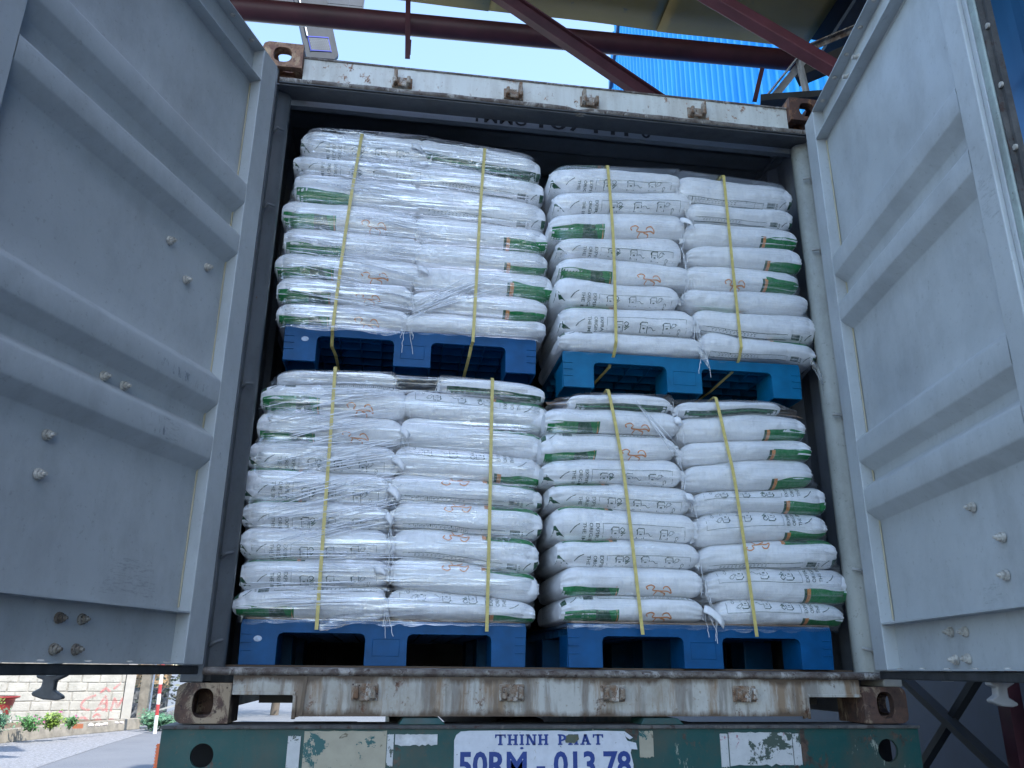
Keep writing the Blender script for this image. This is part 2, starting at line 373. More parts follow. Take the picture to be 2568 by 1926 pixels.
# bottom sill with fork pocket notches, rough lip above
g = MB()
L0, L1 = -CW+.163, CW-.163
poly = [(L0,.118),(L0,.085),(-1.02,.085),(-.875,.085),(-.868,.078),(-.868,.012),(-.845,.02),(.84,.022),(.842,.014),(.862,.022),(.862,.078),(.869,.085),(1.0,.085),(L1,.085),(L1,.118),(L1,.141),(L0,.141)]
g.prism(poly, X, Z, Y, .014, .026)
sill = part('bottom_sill', g, M['sill'])
for (a, b) in ((L0, -.868), (.862, L1)):      # pocket rim
    g = MB(); g.box(a, .006, .083, b+(.008 if a < 0 else 0), .0135, .093)
    if a < 0: g.box(-.868, .006, .012, -.856, .0135, .0825)
    else: g.box(.852, .006, .014, .862, .0135, .0825)
    part('pocket_rim', g, M['sill'], .002, sill)
g = MB(); g.hexa([(-.845,.008,.022),(-.835,.008,.022),(-.835,.0135,.022),(-.845,.0135,.022),(-.838,.008,.135),(-.828,.008,.135),(-.828,.0135,.135),(-.838,.0135,.135)])
part('weld_strip', g, M['header'], 0, sill)
g = MB(); nx = 260
rows = [(.0125,.1405),(.002,.144),(-.004,.15),(.001,.1565),(.004,.160),(.010,.1635),(.06,.1655),(.16,.1665)]
vs, fs = [], []
for i in range(nx+1):
    x = -1.150+2.3*i/nx
    for j, (yy, zz) in enumerate(rows):
        k = .0018 if 0 < j < 6 else .0004
        vs.append((x, yy+k*1.6*noise.noise((x*22, j*2.1, 0)), zz+k*noise.noise((x*30, j*3.3, 5))))
n = len(rows)
for i in range(nx):
    for j in range(n-1): fs.append((i*n+j, (i+1)*n+j, (i+1)*n+j+1, i*n+j+1))
g.add(vs, fs, 0, True); part('sill_lip', g, M['lip'], 0, sill)
g = MB(); g.box(L0, .027, .10, L1, .2, .158); part('sill_beam', g, M['darksteel'], 0, sill)
g = MB(); g.box(-1.0, .22, .052, 1.0, .34, .135); part('floor_crossmember', g, M['darksteel'], 0)

# floor, roof, walls
g = MB(); g.box(-1.15, .161, .14, 1.15, CL, .1725); part('floor', g, plain('plywood_floor', (.09,.06,.04), .8))
def corr(g, axis, fixed, a0, a1, b0, b1, pitch=.28, dep=.036, m=0):
    """corrugated sheet running along Y from a0..a1; wall in z (axis x) or roof in x (axis z)"""
    prof = []; y = a0
    while y < a1:
        for dy, d in ((0,0),(.11,0),(.15,dep),(.24,dep)): prof.append((y+dy, d))
        y += pitch
    vs, fs = [], []
    for yy, d in prof:
        if axis == 'x': vs += [(fixed+d*(1 if fixed > 0 else -1), yy, b0), (fixed+d*(1 if fixed > 0 else -1), yy, b1)]
        else: vs += [(b0, yy, fixed+d), (b1, yy, fixed+d)]
    for i in range(len(prof)-1): fs.append((2*i, 2*i+2, 2*i+3, 2*i+1))
    g.add(vs, fs, m)
for s in (-1, 1):
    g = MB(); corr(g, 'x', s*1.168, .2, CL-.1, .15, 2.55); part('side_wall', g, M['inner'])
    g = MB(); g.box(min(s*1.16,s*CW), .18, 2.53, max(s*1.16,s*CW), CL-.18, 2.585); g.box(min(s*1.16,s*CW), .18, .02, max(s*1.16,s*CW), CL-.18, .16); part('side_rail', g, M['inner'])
    # corner post behind the door leaf, with the inner J bar
    xo = s*CW; xi = s*1.148
    g = MB(); g.box(min(xo,xi), .012, .1185, max(xo,xi), .16, 2.472); part('corner_post', g, M['post'] if s > 0 else M['post_shaded'], .004)
    g = MB()
    jx = s*1.128; ys = [.02,.05,.085,.12]
    prof = [(1.148,.03),(1.128,.04),(1.108,.052),(1.102,.075),(1.108,.10),(1.125,.115),(1.148,.125)]
    vs = []; fs = []
    for z in (.166, 2.40):
        vs += [(s*a, b+.03, z) for a, b in prof]
    for i in range(len(prof)-1): fs.append((i, i+1, i+8, i+7))
    g.add(vs, fs, 0, True); part('cargo_post_bar', g, M['jbar'] if s > 0 else M['post_shaded'])
    for z in (.52, 1.12, 1.85, 2.2, .24):
        g = MB(); g.tube([(s*1.149, .052, z-.012), (s*1.13, .032, z), (s*1.112, .058, z+.008)], .006, 8); part('lashing_loop', g, M['post'] if s > 0 else M['post_shaded'])
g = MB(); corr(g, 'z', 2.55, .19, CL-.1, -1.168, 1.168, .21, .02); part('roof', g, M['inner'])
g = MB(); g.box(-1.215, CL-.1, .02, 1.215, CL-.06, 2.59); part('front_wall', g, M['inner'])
for s in (-1, 1):
    for zb in (0, CH-.118):
        g = MB(); g.box(min(s*CW, s*1.057), CL-.178, zb, max(s*CW, s*1.057), CL, zb+.118); part('corner_casting', g, M['cast_bottom'], .006)

# ------------------------------------------------------------------ doors
def door(name, h, v, zb, zt, dz, lip, bolts, flange_bolts, ribs, label):
    v = Vector((v[0], v[1], 0)).normalized(); side = -1 if h[0] < 0 else 1
    nin = Vector((-v.y, v.x, 0)) if side > 0 else Vector((v.y, -v.x, 0))
    if side > 0: nin = Vector((v.y, -v.x, 0))
    if nin.x*side > 0: nin = -nin
    no = -nin; H = Vector((h[0], h[1], 0))
    P = lambda s, d, z: H+v*s+no*d+Vector((0, 0, z))
    def bx(g, s0, d0, z0, s1, d1, z1, m=0):
        g.hexa([P(s0,d0,z0),P(s1,d0,z0),P(s1,d1,z0),P(s0,d1,z0),P(s0,d0,z1),P(s1,d0,z1),P(s1,d1,z1),P(s0,d1,z1)], m)
    DP = .045
    g = MB(); bx(g, .0, .0, zb, .100, .052, zt); root = part(name, g, M['door'], .003); root['label'] = label
    g = MB()                                                  # free stile
    bx(g, 1.10, 0, zb, 1.186, .052, zt); bx(g, 1.187, .012, zb, 1.205, .05, zt)
    part('free_stile', g, M['door'], .003, root)
    # top channel and bottom channel
    g = MB(); bx(g, .101, .0, zt-.004, 1.099, DP, zt); bx(g, .101, .0, lip, 1.099, DP, lip+.005)
    bx(g, .101, DP, lip-.01, 1.099, DP+.006, zt); part('top_rail', g, M['door'], 0, root)
    g = MB(); bx(g, .101, .0, .318+dz, 1.099, DP, .323+dz); bx(g, .101, DP, zb, 1.099, DP+.006, .33+dz); bx(g, .101, .0, zb, 1.099, DP-.001, zb+.004)
    part('bottom_rail', g, M['door'], 0, root)
    # pressed panel
    prof = [(.3235+dz, DP+.001)]
    for (a, b) in sorted(ribs):
        for zz, dd in ((a-.040, DP), (a-.034, DP-.003), (a-.004, .004), (a+.004, .001), (b-.004, .001), (b+.004, .004), (b+.034, DP-.003), (b+.040, DP)): prof.append((zz, dd))
    prof.append((lip-.001, DP+.001))
    fin = [prof[0]]
    for i in range(1, len(prof)):
        k = max(1, int((prof[i][0]-prof[i-1][0])/.06))
        for j in range(1, k+1): t = j/k; fin.append((prof[i-1][0]*(1-t)+prof[i][0]*t, prof[i-1][1]*(1-t)+prof[i][1]*t))
    ns = 30; vs, fs = [], []
    for i in range(ns+1):
        s = .101+.998*i/ns
        for z, d in fin:
            w_ = .0035*noise.noise((s*3, z*3, side*5)) if d > .03 else .0012*noise.noise((s*6, z*9, 1))
            vs.append(P(s, max(0.0005, d+w_), z))
    n = len(fin)
    for i in range(ns):
        for j in range(n-1): fs.append((i*n+j, (i+1)*n+j, (i+1)*n+j+1, i*n+j+1))
    g = MB(); g.add(vs, fs, 0, True); part('pressed_panel', g, M['door'], 0, root)
    g = MB(); bx(g, .09, .0525, zb+.01, 1.11, .056, zt-.01); part('outer_skin', g, M['door'], 0, root)
    # seam of yellowed sealant along the hinge stile
    g = MB(); g.tube([P(.103, DP-.003, .335+dz), P(.103, DP-.003, lip-.01)], .003, 6); part('sealant_bead', g, plain('yellowed_sealant', (.42,.38,.27), .7), 0, root)
    # bolts
    for s, z in bolts:
        g = MB(); c0 = P(s, DP-.002, z)
        g.tube([c0, c0+nin*.008], [.015, .0135], 12); g.tube([c0+nin*.008, c0+nin*.017], .010, 6, 0); g.tube([c0+nin*.017, c0+nin*.026], [.0055, .0045], 8)
        part('bolt', g, M['boltdark'] if z < .3 and side < 0 else M['bolt'], .001, root)
    for s in flange_bolts:
        g = MB(); c0 = P(s, .022, zt-.004); g.tube([c0, c0+Vector((0,0,-.005))], [.010, .007], 10); part('bolt', g, M['bolt'], 0, root)
    for s in [.16+.16*i for i in range(6)]:
        g = MB(); c0 = P(s, .018, zb+.003); g.tube([c0, c0+Vector((0,0,.005))], [.011, .007], 10); part('bolt', g, M['bolt'], 0, root)
    # gaskets: below and along the free edge
    g = MB(); bx(g, .0, .012, zb-.028, 1.2, .055, zb-.002); part('bottom_gasket', g, M['gasket'], .004, root)
    g = MB(); bx(g, 1.206, .014, zb, 1.232, .044, zt); part('edge_gasket', g, M['gasket_pale'], .004, root)
    g = MB(); bx(g, 1.2325, .020, zb, 1.238, .056, zt); bx(g, 1.2385, .034, zb, 1.249, .05, zt); part('gasket_retainer', g, M['flange'], 0, root)
    for k in range(12):
        g = MB(); c0 = P(1.244, .033, zb+.1+k*.19); g.tube([c0, c0+nin*.006], .008, 8); part('rivet', g, M['bolt'], 0, root)
    # outer locking rods with cam heads below
    for s in ((.516, .97) if side < 0 else (.33, .84)):
        g = MB(); g.tube([P(s, .085, zb-.03), P(s, .085, zt+.03)], .017, 10)
        rod = part('locking_rod', g, M['post'], 0, root)
        for zz in (.5, 1.2, 1.9): 
            g = MB(); bx(g, s-.045, .0565, zz-.03, s+.045, .104, zz+.03); part('rod_bracket', g, M['post'], .004, root)
    return root, P, nin, v
ribsL = [(1.744,1.82),(1.542,1.612),(.986,1.062),(.797,.869)]
ribsR = [(1.635,1.71),(1.44,1.508),(.885,.962),(.705,.78)]
Lb = [(.578,.916),(.496,.915),(.731,.707),(.733,.607),(.58,.277),(.501,.278),(.579,.203),(.504,.204),(.404,1.43),(.203,1.437),(.301,1.343)]
Rb = [(.959,.904),(.481,.911),(.566,.902),(.724,.701),(.728,.601),(.846,.5),(.83,.405),(.49,.279),(.574,.276),(.494,.202),(.565,.204)]
dl, PL, niL, vL = door('door', (-1.141,-.05), (-.369,-.93), .171, 2.427, 0, 2.28, Lb, (.16,.29,.45,.62,.8,.98), ribsL, 'left door leaf with scuffs and blue marks')
dr, PR, niR, vR = door('door', (1.086,-.05), (-.168,-.986), .172, 2.405, 0, 2.262, Rb, (.17,.31,.44,.58,.71,.9), ribsR, 'right door leaf, paler, in open light')
for s_, z_ in ((.50,2.335),(.40,2.33)):
    g = MB(); c0 = PR(s_, .043, z_); g.tube([c0, c0+niR*.012], [.015,.012], 10); g.tube([c0+niR*.012, c0+niR*.03], .008, 8); part('bolt', g, M['bolt'], 0, dr)
# cam heads below the leaves (anchor shaped)
def camhead(P, s, d, mat, par):
    g = MB(); poly = [(-.012,.03),(-.017,.008),(-.036,-.004),(-.034,-.011),(-.018,-.016),(-.02,-.034),(-.04,-.046),(-.037,-.053),(-.01,-.062),(.02,-.064),(.036,-.060),(.034,-.053),(.012,-.040),(.012,-.018),(.036,-.006),(.036,.001),(.014,.010),(.012,.03)]
    a = Vector((1,0,0)); b = Vector((0,0,1)); c = Vector((0,1,0)); o = P(s, d, .147)
    g.prism(poly, a, b, c, -.012, .012, tuple(o)); part('lock_cam', g, mat, .004, par)
camhead(PL, .516, .085, M['camlock'], dl); camhead(PR, .69, .05, plain('pale_cast_iron', (.24,.24,.24), .6, var=.2), dr)
# blue paint rubs and brushed dirt on the left leaf's ribs
blue = N('blue_rub'); blue.l(blue.ramp(blue.noise(60, (1,1,.25), 6, .7), .54, .66, 0, .45), blue.b.inputs['Alpha']); blue.set((.02,.12,.22), .5)
grey = N('grey_brush_marks'); grey.l(grey.ramp(grey.noise(70, (.4,.4,2.2), 6, .7), .50, .70, 0, .28), grey.b.inputs['Alpha']); grey.set((.10,.10,.095), .6)
def rub(P, pts, mat, par, d=-.0012):
    g = MB(); g.add([P(s, d, z) for s, z in pts], [tuple(range(len(pts)))]); part('scuff_mark', g, mat, 0, par)
rub(PL, [(.30,1.000),(.42,1.005),(.40,1.035),(.29,1.03)], blue.mat, dl); rub(PL, [(.18,.995),(.30,1.0),(.30,1.03),(.17,1.02)], blue.mat, dl)
rub(PL, [(.34,.81),(.42,.80),(.42,.86),(.35,.865)], blue.mat, dl); rub(PL, [(.28,.80),(.34,.80),(.35,.865),(.28,.867)], grey.mat, dl)
rub(PL, [(.01,.78),(.07,.78),(.065,.83),(.012,.83)], blue.mat, dl); rub(PL, [(.22,.35),(.46,.35),(.42,.45),(.25,.45)], grey.mat, dl, .0405)
rub(PR, [(1.11,1.30),(1.18,1.22),(1.18,1.38),(1.12,1.42)], grey.mat, dr); rub(PR, [(.70,.34),(.80,.34),(.79,.39),(.71,.39)], grey.mat, dr, .0405)

# ------------------------------------------------------------------ semi-trailer under the container
tr_ = thing('semi_trailer', (0, 3, -1.1), 'teal green trailer rear beam with peeling stickers carrying the container', 'trailer')
tp = lambda name, mb, mat, bevel=0, parent=None: obj(name, mb, mat, parent or tr_, bevel)
g = MB()
TX0, TX1, TZ0, TZ1 = -1.243, 1.232, -.28, -.0145
hx = [(-1.118, .033), (1.113, .036)]
g.holeplate((TX0,-.02,TZ0), X, Z, Y, .245, TZ1-TZ0, 1.243-1.118, -.088-TZ0, .034, .034, .012, e=2)
g.box(TX0+.2452, -.02, TZ0, .985, -.008, TZ1)
g.holeplate((.9852,-.02,TZ0), X, Z, Y, TX1-.9852, TZ1-TZ0, 1.113-.9852, -.083-TZ0, .036, .036, .012, e=2)
beam = tp('rear_beam', g, M['green'])
g = MB(); g.box(TX0-.002, -.03, -.014, TX1+.004, .16, -.0035); tp('top_flange', g, M['flange'], .002)
for x in (-.46, .33):
    g = MB(); g.hexa([(x-.075,-.012,-.003),(x+.075,-.012,-.003),(x+.075,.12,-.003),(x-.075,.12,-.003),(x-.06,-.006,.017),(x+.055,-.006,.017),(x+.055,.12,.017),(x-.06,.12,.017)]); tp('twistlock_plate', g, M['green'], .003)
g = MB(); g.box(TX0+.01, .14, TZ0, TX1-.01, .16, TZ1-.001); tp('inner_web', g, M['black'])
for s in (-1, 1):
    g = MB(); g.box(s*.5-.06, .161, -.42, s*.5+.06, 6.2, -.016); tp('chassis_rail', g, M['green'])
g = MB(); g.box(-.11, .9, -.24, .11, 6.0, -.03); tp('air_tank', g, M['darksteel'], .03)
for yy in (1.4, 2.7):
    g = MB(); g.tube([(-.95, yy, -.62), (.95, yy, -.62)], .06, 12); tp('axle', g, M['darksteel'])
    for s in (-1, 1):
        g = MB(); g.tube([(s*.72, yy, -.62), (s*.74, yy, -.62), (s*1.12, yy, -.62), (s*1.14, yy, -.62)], [.44,.475,.475,.44], 32); wh = tp('wheel', g, plain('tyre_rubber', (.02,.02,.02), .8))
        g = MB(); g.tube([(s*1.141, yy, -.62), (s*1.146, yy, -.62)], [.27,.25], 24); tp('rim', g, M['white'], 0, wh)
g = MB(); g.box(TX0-.010, -.012, -.125, TX0-.0008, .02, -.055)
for k in range(8): g.box(TX0-.0125, -.012, -.122+k*.0085, TX0-.0102, .02, -.118+k*.0085)
tp('side_marker_lamp', g, M['orange'])
# sign
def peeled(name, base, under, lo, hi, sc=18, extra=None):
    m = N(name); c = m.mix(m.ramp(m.noise(sc*2.4, detail=8), .35, .65), tuple(x*.88 for x in base), base)
    if extra: c = m.mix(m.ramp(m.noise(sc*1.4, (1,1,1), 8, .75, .8), .60, .64), c, extra)
    c = m.mix(m.ramp(m.noise(sc*7, detail=5, rough=.7), .66, .69), c, (.12,.11,.10))
    c = m.mix(m.ramp(m.noise(sc, (1,1,1), 9, .72, .3), lo, hi), c, under); m.bump(m.noise(sc*1.5, detail=6), .35, .003); return m.set(c, .5)
signm = peeled('dirty_white_sign', (.58,.60,.65), (.10,.10,.085), .665, .67, 15, (.40,.405,.40))
tornm = peeled('torn_cream_sticker', (.36,.33,.25), (.012,.09,.09), .565, .575, 12, (.14,.12,.08))
reflm = peeled('torn_reflector', (.52,.53,.53), (.05,.075,.06), .545, .555, 14, (.34,.15,.18))
g = MB(); zt_, zb_ = -.0178, -.205
out = [(-.355,zb_)]+[(.215,zb_),(.222,-.12),(.214,-.085),(.222,-.062),(.205,-.05),(.198,-.038),(.196,-.0215),(.10,-.0195),(.03,-.0225),(-.02,-.019),(-.10,-.020),(-.20,-.0185)]+[(-.31,-.0195),(-.337,-.022),(-.351,-.032),(-.357,-.048)]
g.prism(out, X, Z, Y, -.0255, -.0205); sign = tp('name_sign', g, signm, 0)
g = MB(); g.prism([(.205,-.050),(.232,-.056),(.236,-.076),(.214,-.074)], X, Z, Y, -.029, -.0265); g.prism([(.196,-.022),(.222,-.040),(.212,-.046),(.198,-.037)], X, Z, Y, -.029, -.0265); tp('curled_edge', g, signm, 0, sign)
g = MB(); g.prism([(-.004,-.038),(.012,-.030),(.042,-.031),(.044,-.045),(.03,-.056),(.0,-.055)], X, Z, Y, -.0278, -.0268); tp('torn_hole', g, peeled('torn_patch', (.07,.09,.06), (.14,.09,.04), .55, .56, 40), 0, sign)
# slab-serif name built letter by letter
BL = plain('blue_lettering', (.006,.035,.20), .5)
def slab(ch):
    s = .24; q = []
    R_ = lambda a, b, c, d: q.append([(a,b),(c,b),(c,d),(a,d)])
    foot = lambda x: R_(x-.09, 0, x+s+.09, .13); cap = lambda x: R_(x-.09, .87, x+s+.09, 1)
    if ch == 'T': R_(.38,.13,.62,1); foot(.38); R_(0,.86,1,1); q.append([(0,.86),(0,.66),(.1,.66),(.16,.86)]); q.append([(1,.86),(.84,.86),(.9,.66),(1,.66)]); return q, 1
    if ch == 'H': R_(.1,.13,.34,.87); R_(.66,.13,.9,.87); R_(.34,.42,.66,.57); foot(.1); foot(.66); cap(.1); cap(.66); return q, 1
    if ch in 'I': R_(.1,.13,.34,.87); foot(.1); cap(.1); return q, .44
    if ch == 'N': R_(.1,.13,.28,1); R_(.74,0,.92,.87); q.append([(.1,1),(.36,1),(.92,0),(.66,0)]); R_(0,0,.4,.13); R_(.62,.87,1.02,1); R_(0,.87,.2,1); return q, 1
    if ch == 'P':
        R_(.1,.13,.34,1); foot(.1); R_(0,.87,.2,1)
        o_ = [(.34+.46*math.cos(t), .68+.32*math.sin(t)) for t in [(-90+i*15)*math.pi/180 for i in range(13)]]; i_ = [(.34+.23*math.cos(t), .68+.17*math.sin(t)) for t in [(-90+i*15)*math.pi/180 for i in range(13)]]
        for i in range(12): q.append([o_[i],o_[i+1],i_[i+1],i_[i]])
        return q, .84
    if ch == 'A': q.append([(.4,1),(.6,1),(.34,.13),(.14,.13)]); q.append([(.36,1),(.64,1),(.94,.13),(.66,.13)]); R_(.3,.3,.75,.42); R_(.02,0,.42,.13); R_(.58,0,1.05,.13); return q, 1.08
    return q, .5
x = -.228; sc = .0315; g = MB(); hscale = .0258
z0 = -.0615
for ch in 'THINH PHAT':
    if ch == ' ': cut_ = len(g.v)
    q, adv = slab(ch)
    for p in q: g.prism([(x+a*hscale, z0+b*sc) for a, b in p], X, Z, Y, -.0266-.0001*len(q), -.026)
    if ch == 'I': g.prism([(x+.22*hscale+.0045*math.cos(t*math.pi/5), z0-.009+.0035*math.sin(t*math.pi/5)) for t in range(10)], X, Z, Y, -.0266, -.026)
    x += (adv+.14)*hscale if ch != ' ' else .019
W_ = x+.228-.14*hscale
k_ = .352/W_
g.v = [(-.228+(a+.228)*k_, b, c) for a, b, c in g.v]
for nm_, sel in (('first', lambda f: f[0] < cut_), ('second', lambda f: f[0] >= cut_)):
    g2 = MB(); g2.v = g.v; g2.f = [f for f in g.f if sel(f)]; g2.m = [0]*len(g2.f); g2.sm = [False]*len(g2.f)
    used = sorted({i for f in g2.f for i in f}); mp_ = {o_: n__ for n__, o_ in enumerate(used)}; g2.v = [g.v[i] for i in used]; g2.f = [[mp_[i] for i in f] for f in g2.f]
    tp('sign_word', g2, BL, 0, sign)
v, f = text_polys('50RM - 013.78', 1, .028); x0, y0, x1, y1 = bbox(v); g = MB()
g.add([(-.342+(a-x0)/(x1-x0)*.556, -.0262, -.158+(b-y0)/(y1-y0)*.0785) for a, b in v], f); tp('sign_number_lettering', g, BL, 0, sign)
# stickers left and right (thin plates)
for nm, x0, x1, z0, z1, mt in (('torn_sticker',-.82,-.568,-.155,-.020,tornm),('torn_sticker',-.868,-.83,-.15,-.034,reflm),('torn_sticker',-.566,-.546,-.12,-.03,reflm),('silver_tape',-.542,-.41,-.061,-.03,plain('silver_tape', (.50,.51,.52), .35, var=.2, sc=30, bump=.8)),
      ('torn_sticker',.245,.292,-.10,-.021,tornm),('reflective_plate',.55,.77,-.125,-.026,reflm),('torn_sticker',.52,.546,-.13,-.03,reflm),('torn_sticker',.773,.80,-.125,-.03,reflm)):
    g = MB(); nseg = 14
    t_ = [(x0+(x1-x0)*i/nseg, z1+.0025*noise.noise((i*.9, x0*9, 1))) for i in range(nseg+1)]; b_ = [(x1-(x1-x0)*i/nseg, z0+.007*noise.noise((i*.9, x0*9, 7))) for i in range(nseg+1)]
    g.prism((t_+b_)[::-1], X, Z, Y, -.0235, -.0205); tp(nm, g, mt)

# ------------------------------------------------------------------ overhead steel, canopy, lamp, walls
t = thing('steel_pipe', (0.2, 2, 4.6), 'long horizontal maroon pipe crossing the sky under the canopy', 'pipe')
g = MB(); g.tube([(-6.5, 2, 4.43), (-1.86, 2, 4.556), (2.2, 2, 4.655), (4.2, 2, 4.70)], .078, 24); obj('pipe', g, M['redsteel'], t)
g = MB(); g.bar((-.70, 1.9, 4.98), (-.668, 1.9, 4.197), .035, .008, 0, (0,1,0)); g.box(-.66, 1.895, 4.23, -.648, 1.9, 4.36)
tag(obj('hanger_strip', g, M['redsteel']), 'narrow maroon steel strip hanging down across the long pipe', 'steel strip')
def ibeam(name, a, b, wd, ht, label, lift):
    a, b = Vector(a), Vector(b); g = MB(); d = (b-a).normalized(); n = Vector((0,1,0)); n = (n-d*n.dot(d)).normalized(); q = d.cross(n)
    g.bar(a+q*ht/2, b+q*ht/2, wd, .012, 0, q); g.bar(a-q*ht/2, b-q*ht/2, wd, .012, 0, q); g.bar(a, b, .010, ht-.014, 0, q)
    return tag(obj(name, g, M['redsteel']), label, 'steel beam')
ibeam('diagonal_beam', (-.10, 1.58, 4.572), (1.48, 1.6, 3.495), .06, .10, 'dark maroon I-beam sloping down from the canopy edge behind the container', 0)
g = MB(); g.bar((.50, 1.0, 4.557), (2.75, 1.0, 3.24), .075, .085, 0, (0,1,0)); tag(obj('diagonal_beam', g, M['redsteel2'], bevel=.006), 'lighter maroon box beam sloping down towards the right upper casting', 'steel beam')
# canopy of olive-yellow sheets
can = thing('canopy', (1, 1.2, 5), 'olive yellow sheet metal canopy overhead with lapped seams', 'canopy')
m = N('olive_sheet'); c = m.mix(m.ramp(m.noise(1.6, detail=6), .35, .65), (.21,.15,.035), (.28,.205,.052)); M['olive'] = m.set(m.mix(m.ramp(m.noise(9, detail=8, rough=.7), .62, .7), c, (.12,.11,.06)), .55)
xs = [-3.6, -.1, 1.28, 2.55]
for i in range(3):
    g = MB(); z = 5.0+.006*(i % 2); vs, fs = [], []
    nn = 14
    for a in range(nn+1):
        for b in range(9):
            xx = xs[i]+(xs[i+1]-xs[i]-.004)*a/nn+(.03 if i < 2 and a == nn else 0); yy = .35+1.87*b/8
            vs.append((xx, yy, z+.02*noise.noise((xx*1.2, yy*1.5, 0))+.004))
    for a in range(nn):
        for b in range(8): fs.append((a*9+b, a*9+b+1, (a+1)*9+b+1, (a+1)*9+b))
    g.add(vs, fs, 0, True); o = obj('roof_sheet', g, M['olive'], can); sm_ = o.modifiers.new('solid', 'SOLIDIFY'); sm_.thickness = .004
for k in range(4):  # added sheets out of view on the near right, shading the left door
    g = MB(); vs, fs = [], []
    y0, y1 = .345-k*2.1, .345-(k+1)*2.1+.004; z = 4.985-.004*(k % 2)
    for a in range(9):
        for b in range(7): xx = .55+(3.12-.55)*a/8; yy = y0+(y1-y0)*b/6; vs.append((xx, yy, z+.012*noise.noise((xx, yy, k))))
    for a in range(8):
        for b in range(6): fs.append((a*7+b, a*7+b+1, (a+1)*7+b+1, (a+1)*7+b))
    g.add(vs, fs, 0, True); o = obj('roof_sheet', g, M['olive'], can); o.modifiers.new('solid', 'SOLIDIFY').thickness = .004
g = MB(); g.box(-3.6, 2.19, 5.03, 2.55, 2.21, 5.09); obj('edge_purlin', g, M['redsteel'], can)
# solar street lamp
lm = thing('street_lamp', (-1.9, 6.3, -1.1), 'solar street lamp with grey panel and honeycomb lamp head above the pipe', 'street lamp')
greyc = plain('lamp_grey', (.040,.050,.062), .5, spec=.2); pale = plain('lamp_pale', (.065,.08,.10), .5, spec=.2); bluel = plain('blue_line', (.01,.03,.35), .4)
a0, a1, a2, a3, a4 = Vector((-2.161,6.034,8.09)), Vector((-1.742,6.098,8.17)), Vector((-2.035,6.055,7.62)), Vector((-1.688,6.105,7.671)), Vector((-1.637,6.111,7.728))
ex = (a1-a0).normalized(); ez = (a2-a0).normalized(); en = ex.cross(ez).normalized()
if en.y < 0: en = -en
g = MB(); top_l = a0-ez*.6; top_r = a1-ez*.6; ring = [top_l, a2+ez*0, a2+ex*.0+ez*.02, a3+ez*.02, a4, top_r]
g.add([p for p in ring]+[p+en*.07 for p in ring], [(0,1,2,3,4,5),(11,10,9,8,7,6)]+[(i,(i+1)%6,(i+1)%6+6,i+6) for i in range(6)]); head = obj('lamp_head', g, greyc, lm)
def lq(g, u0, v0, u1, v1, off, mm=0, th=.006):     # u across 0..1, v down from top of the visible head in metres
    p = lambda u, v: a0+ex*u*.42+ez*v-en*off
    q = [p(u0,v0),p(u1,v0),p(u1,v1),p(u0,v1)]; g.hexa([x-en*th for x in q]+[x for x in q], mm)
g = MB(); lq(g, .16, -.5, .80, .19, .002); obj('battery_cover', g, greyc, head)
g = MB(); lq(g, .16, .19, .80, .205, .009); lq(g, .16, .205, .18, .42, .004); lq(g, .78, .205, .80, .42, .004); lq(g,.16,.40,.80,.412,.004); obj('blue_trim', g, bluel, head)
g = MB(); lq(g, .19, .21, .78, .40, .004); obj('led_diffuser', g, pale, head)
g = MB()
for i in range(9):
    for j in range(7):
        c0 = a0+ex*.42*(.22+.062*i+(.03 if j % 2 else 0))+ez*(.225+.025*j)-en*.0105
        g.add([c0+ex*.008*math.cos(k*math.pi/3)+ez*.008*math.sin(k*math.pi/3) for k in range(6)], [tuple(range(6))])
obj('led_cells', g, plain('led_white', (.13,.15,.17), .5, spec=.2), head)
g = MB(); lq(g, .14, -.6, .18, .19, .012); obj('pale_conduit', g, plain('pale_rod', (.75,.78,.8), .4), head)
pn = MB(); p0, p1, p2 = Vector((-2.649,6.28,8.592)), Vector((-1.403,6.46,8.79)), Vector((-2.649,6.20,9.9))
ux = (p1-p0); uz = Vector((0,.28,1.0)).normalized()*1.2; nn_ = ux.cross(uz).normalized()
pn.hexa([p0, p1, p1+nn_*.03, p0+nn_*.03, p0+uz, p1+uz, p1+uz+nn_*.03, p0+uz+nn_*.03]); panel = obj('solar_panel', pn, greyc, lm)
g = MB()
nf = nn_ if nn_.y < 0 else -nn_
for k in (.18,.42,.63,.84): g.bar(p0+ux*k+nf*.0315, p0+ux*k+uz+nf*.0315, .008, .004, 0)
for k in (.08,.24,.42): g.bar(p0+uz*k+nf*.0315, p0+ux+uz*k+nf*.0315, .008, .004, 0)
g.bar(p0+ux*.995+nf*.032, p0+ux*.995+uz+nf*.032, .018, .01, 0)
obj('panel_grid', g, pale, panel)
g = MB(); g.bar(p0+ux*.44+nf*.06-uz*.02, p0+ux*.44+uz+nf*.06, .11, .05, 0, (0,1,0)); obj('mounting_arm', g, pale, lm)
g = MB(); g.tube([(-6.6,6.5,-1.1),(-6.6,6.5,9.9),(-6.3,6.5,10.4),(-5.8,6.5,10.6),(-2.6,6.7,10.6),(-2.15,6.6,10.4),(-2.1,6.5,9.6)], [.10,.08,.07,.07,.06,.05,.05], 14); obj('lamp_pole', g, pale, lm)

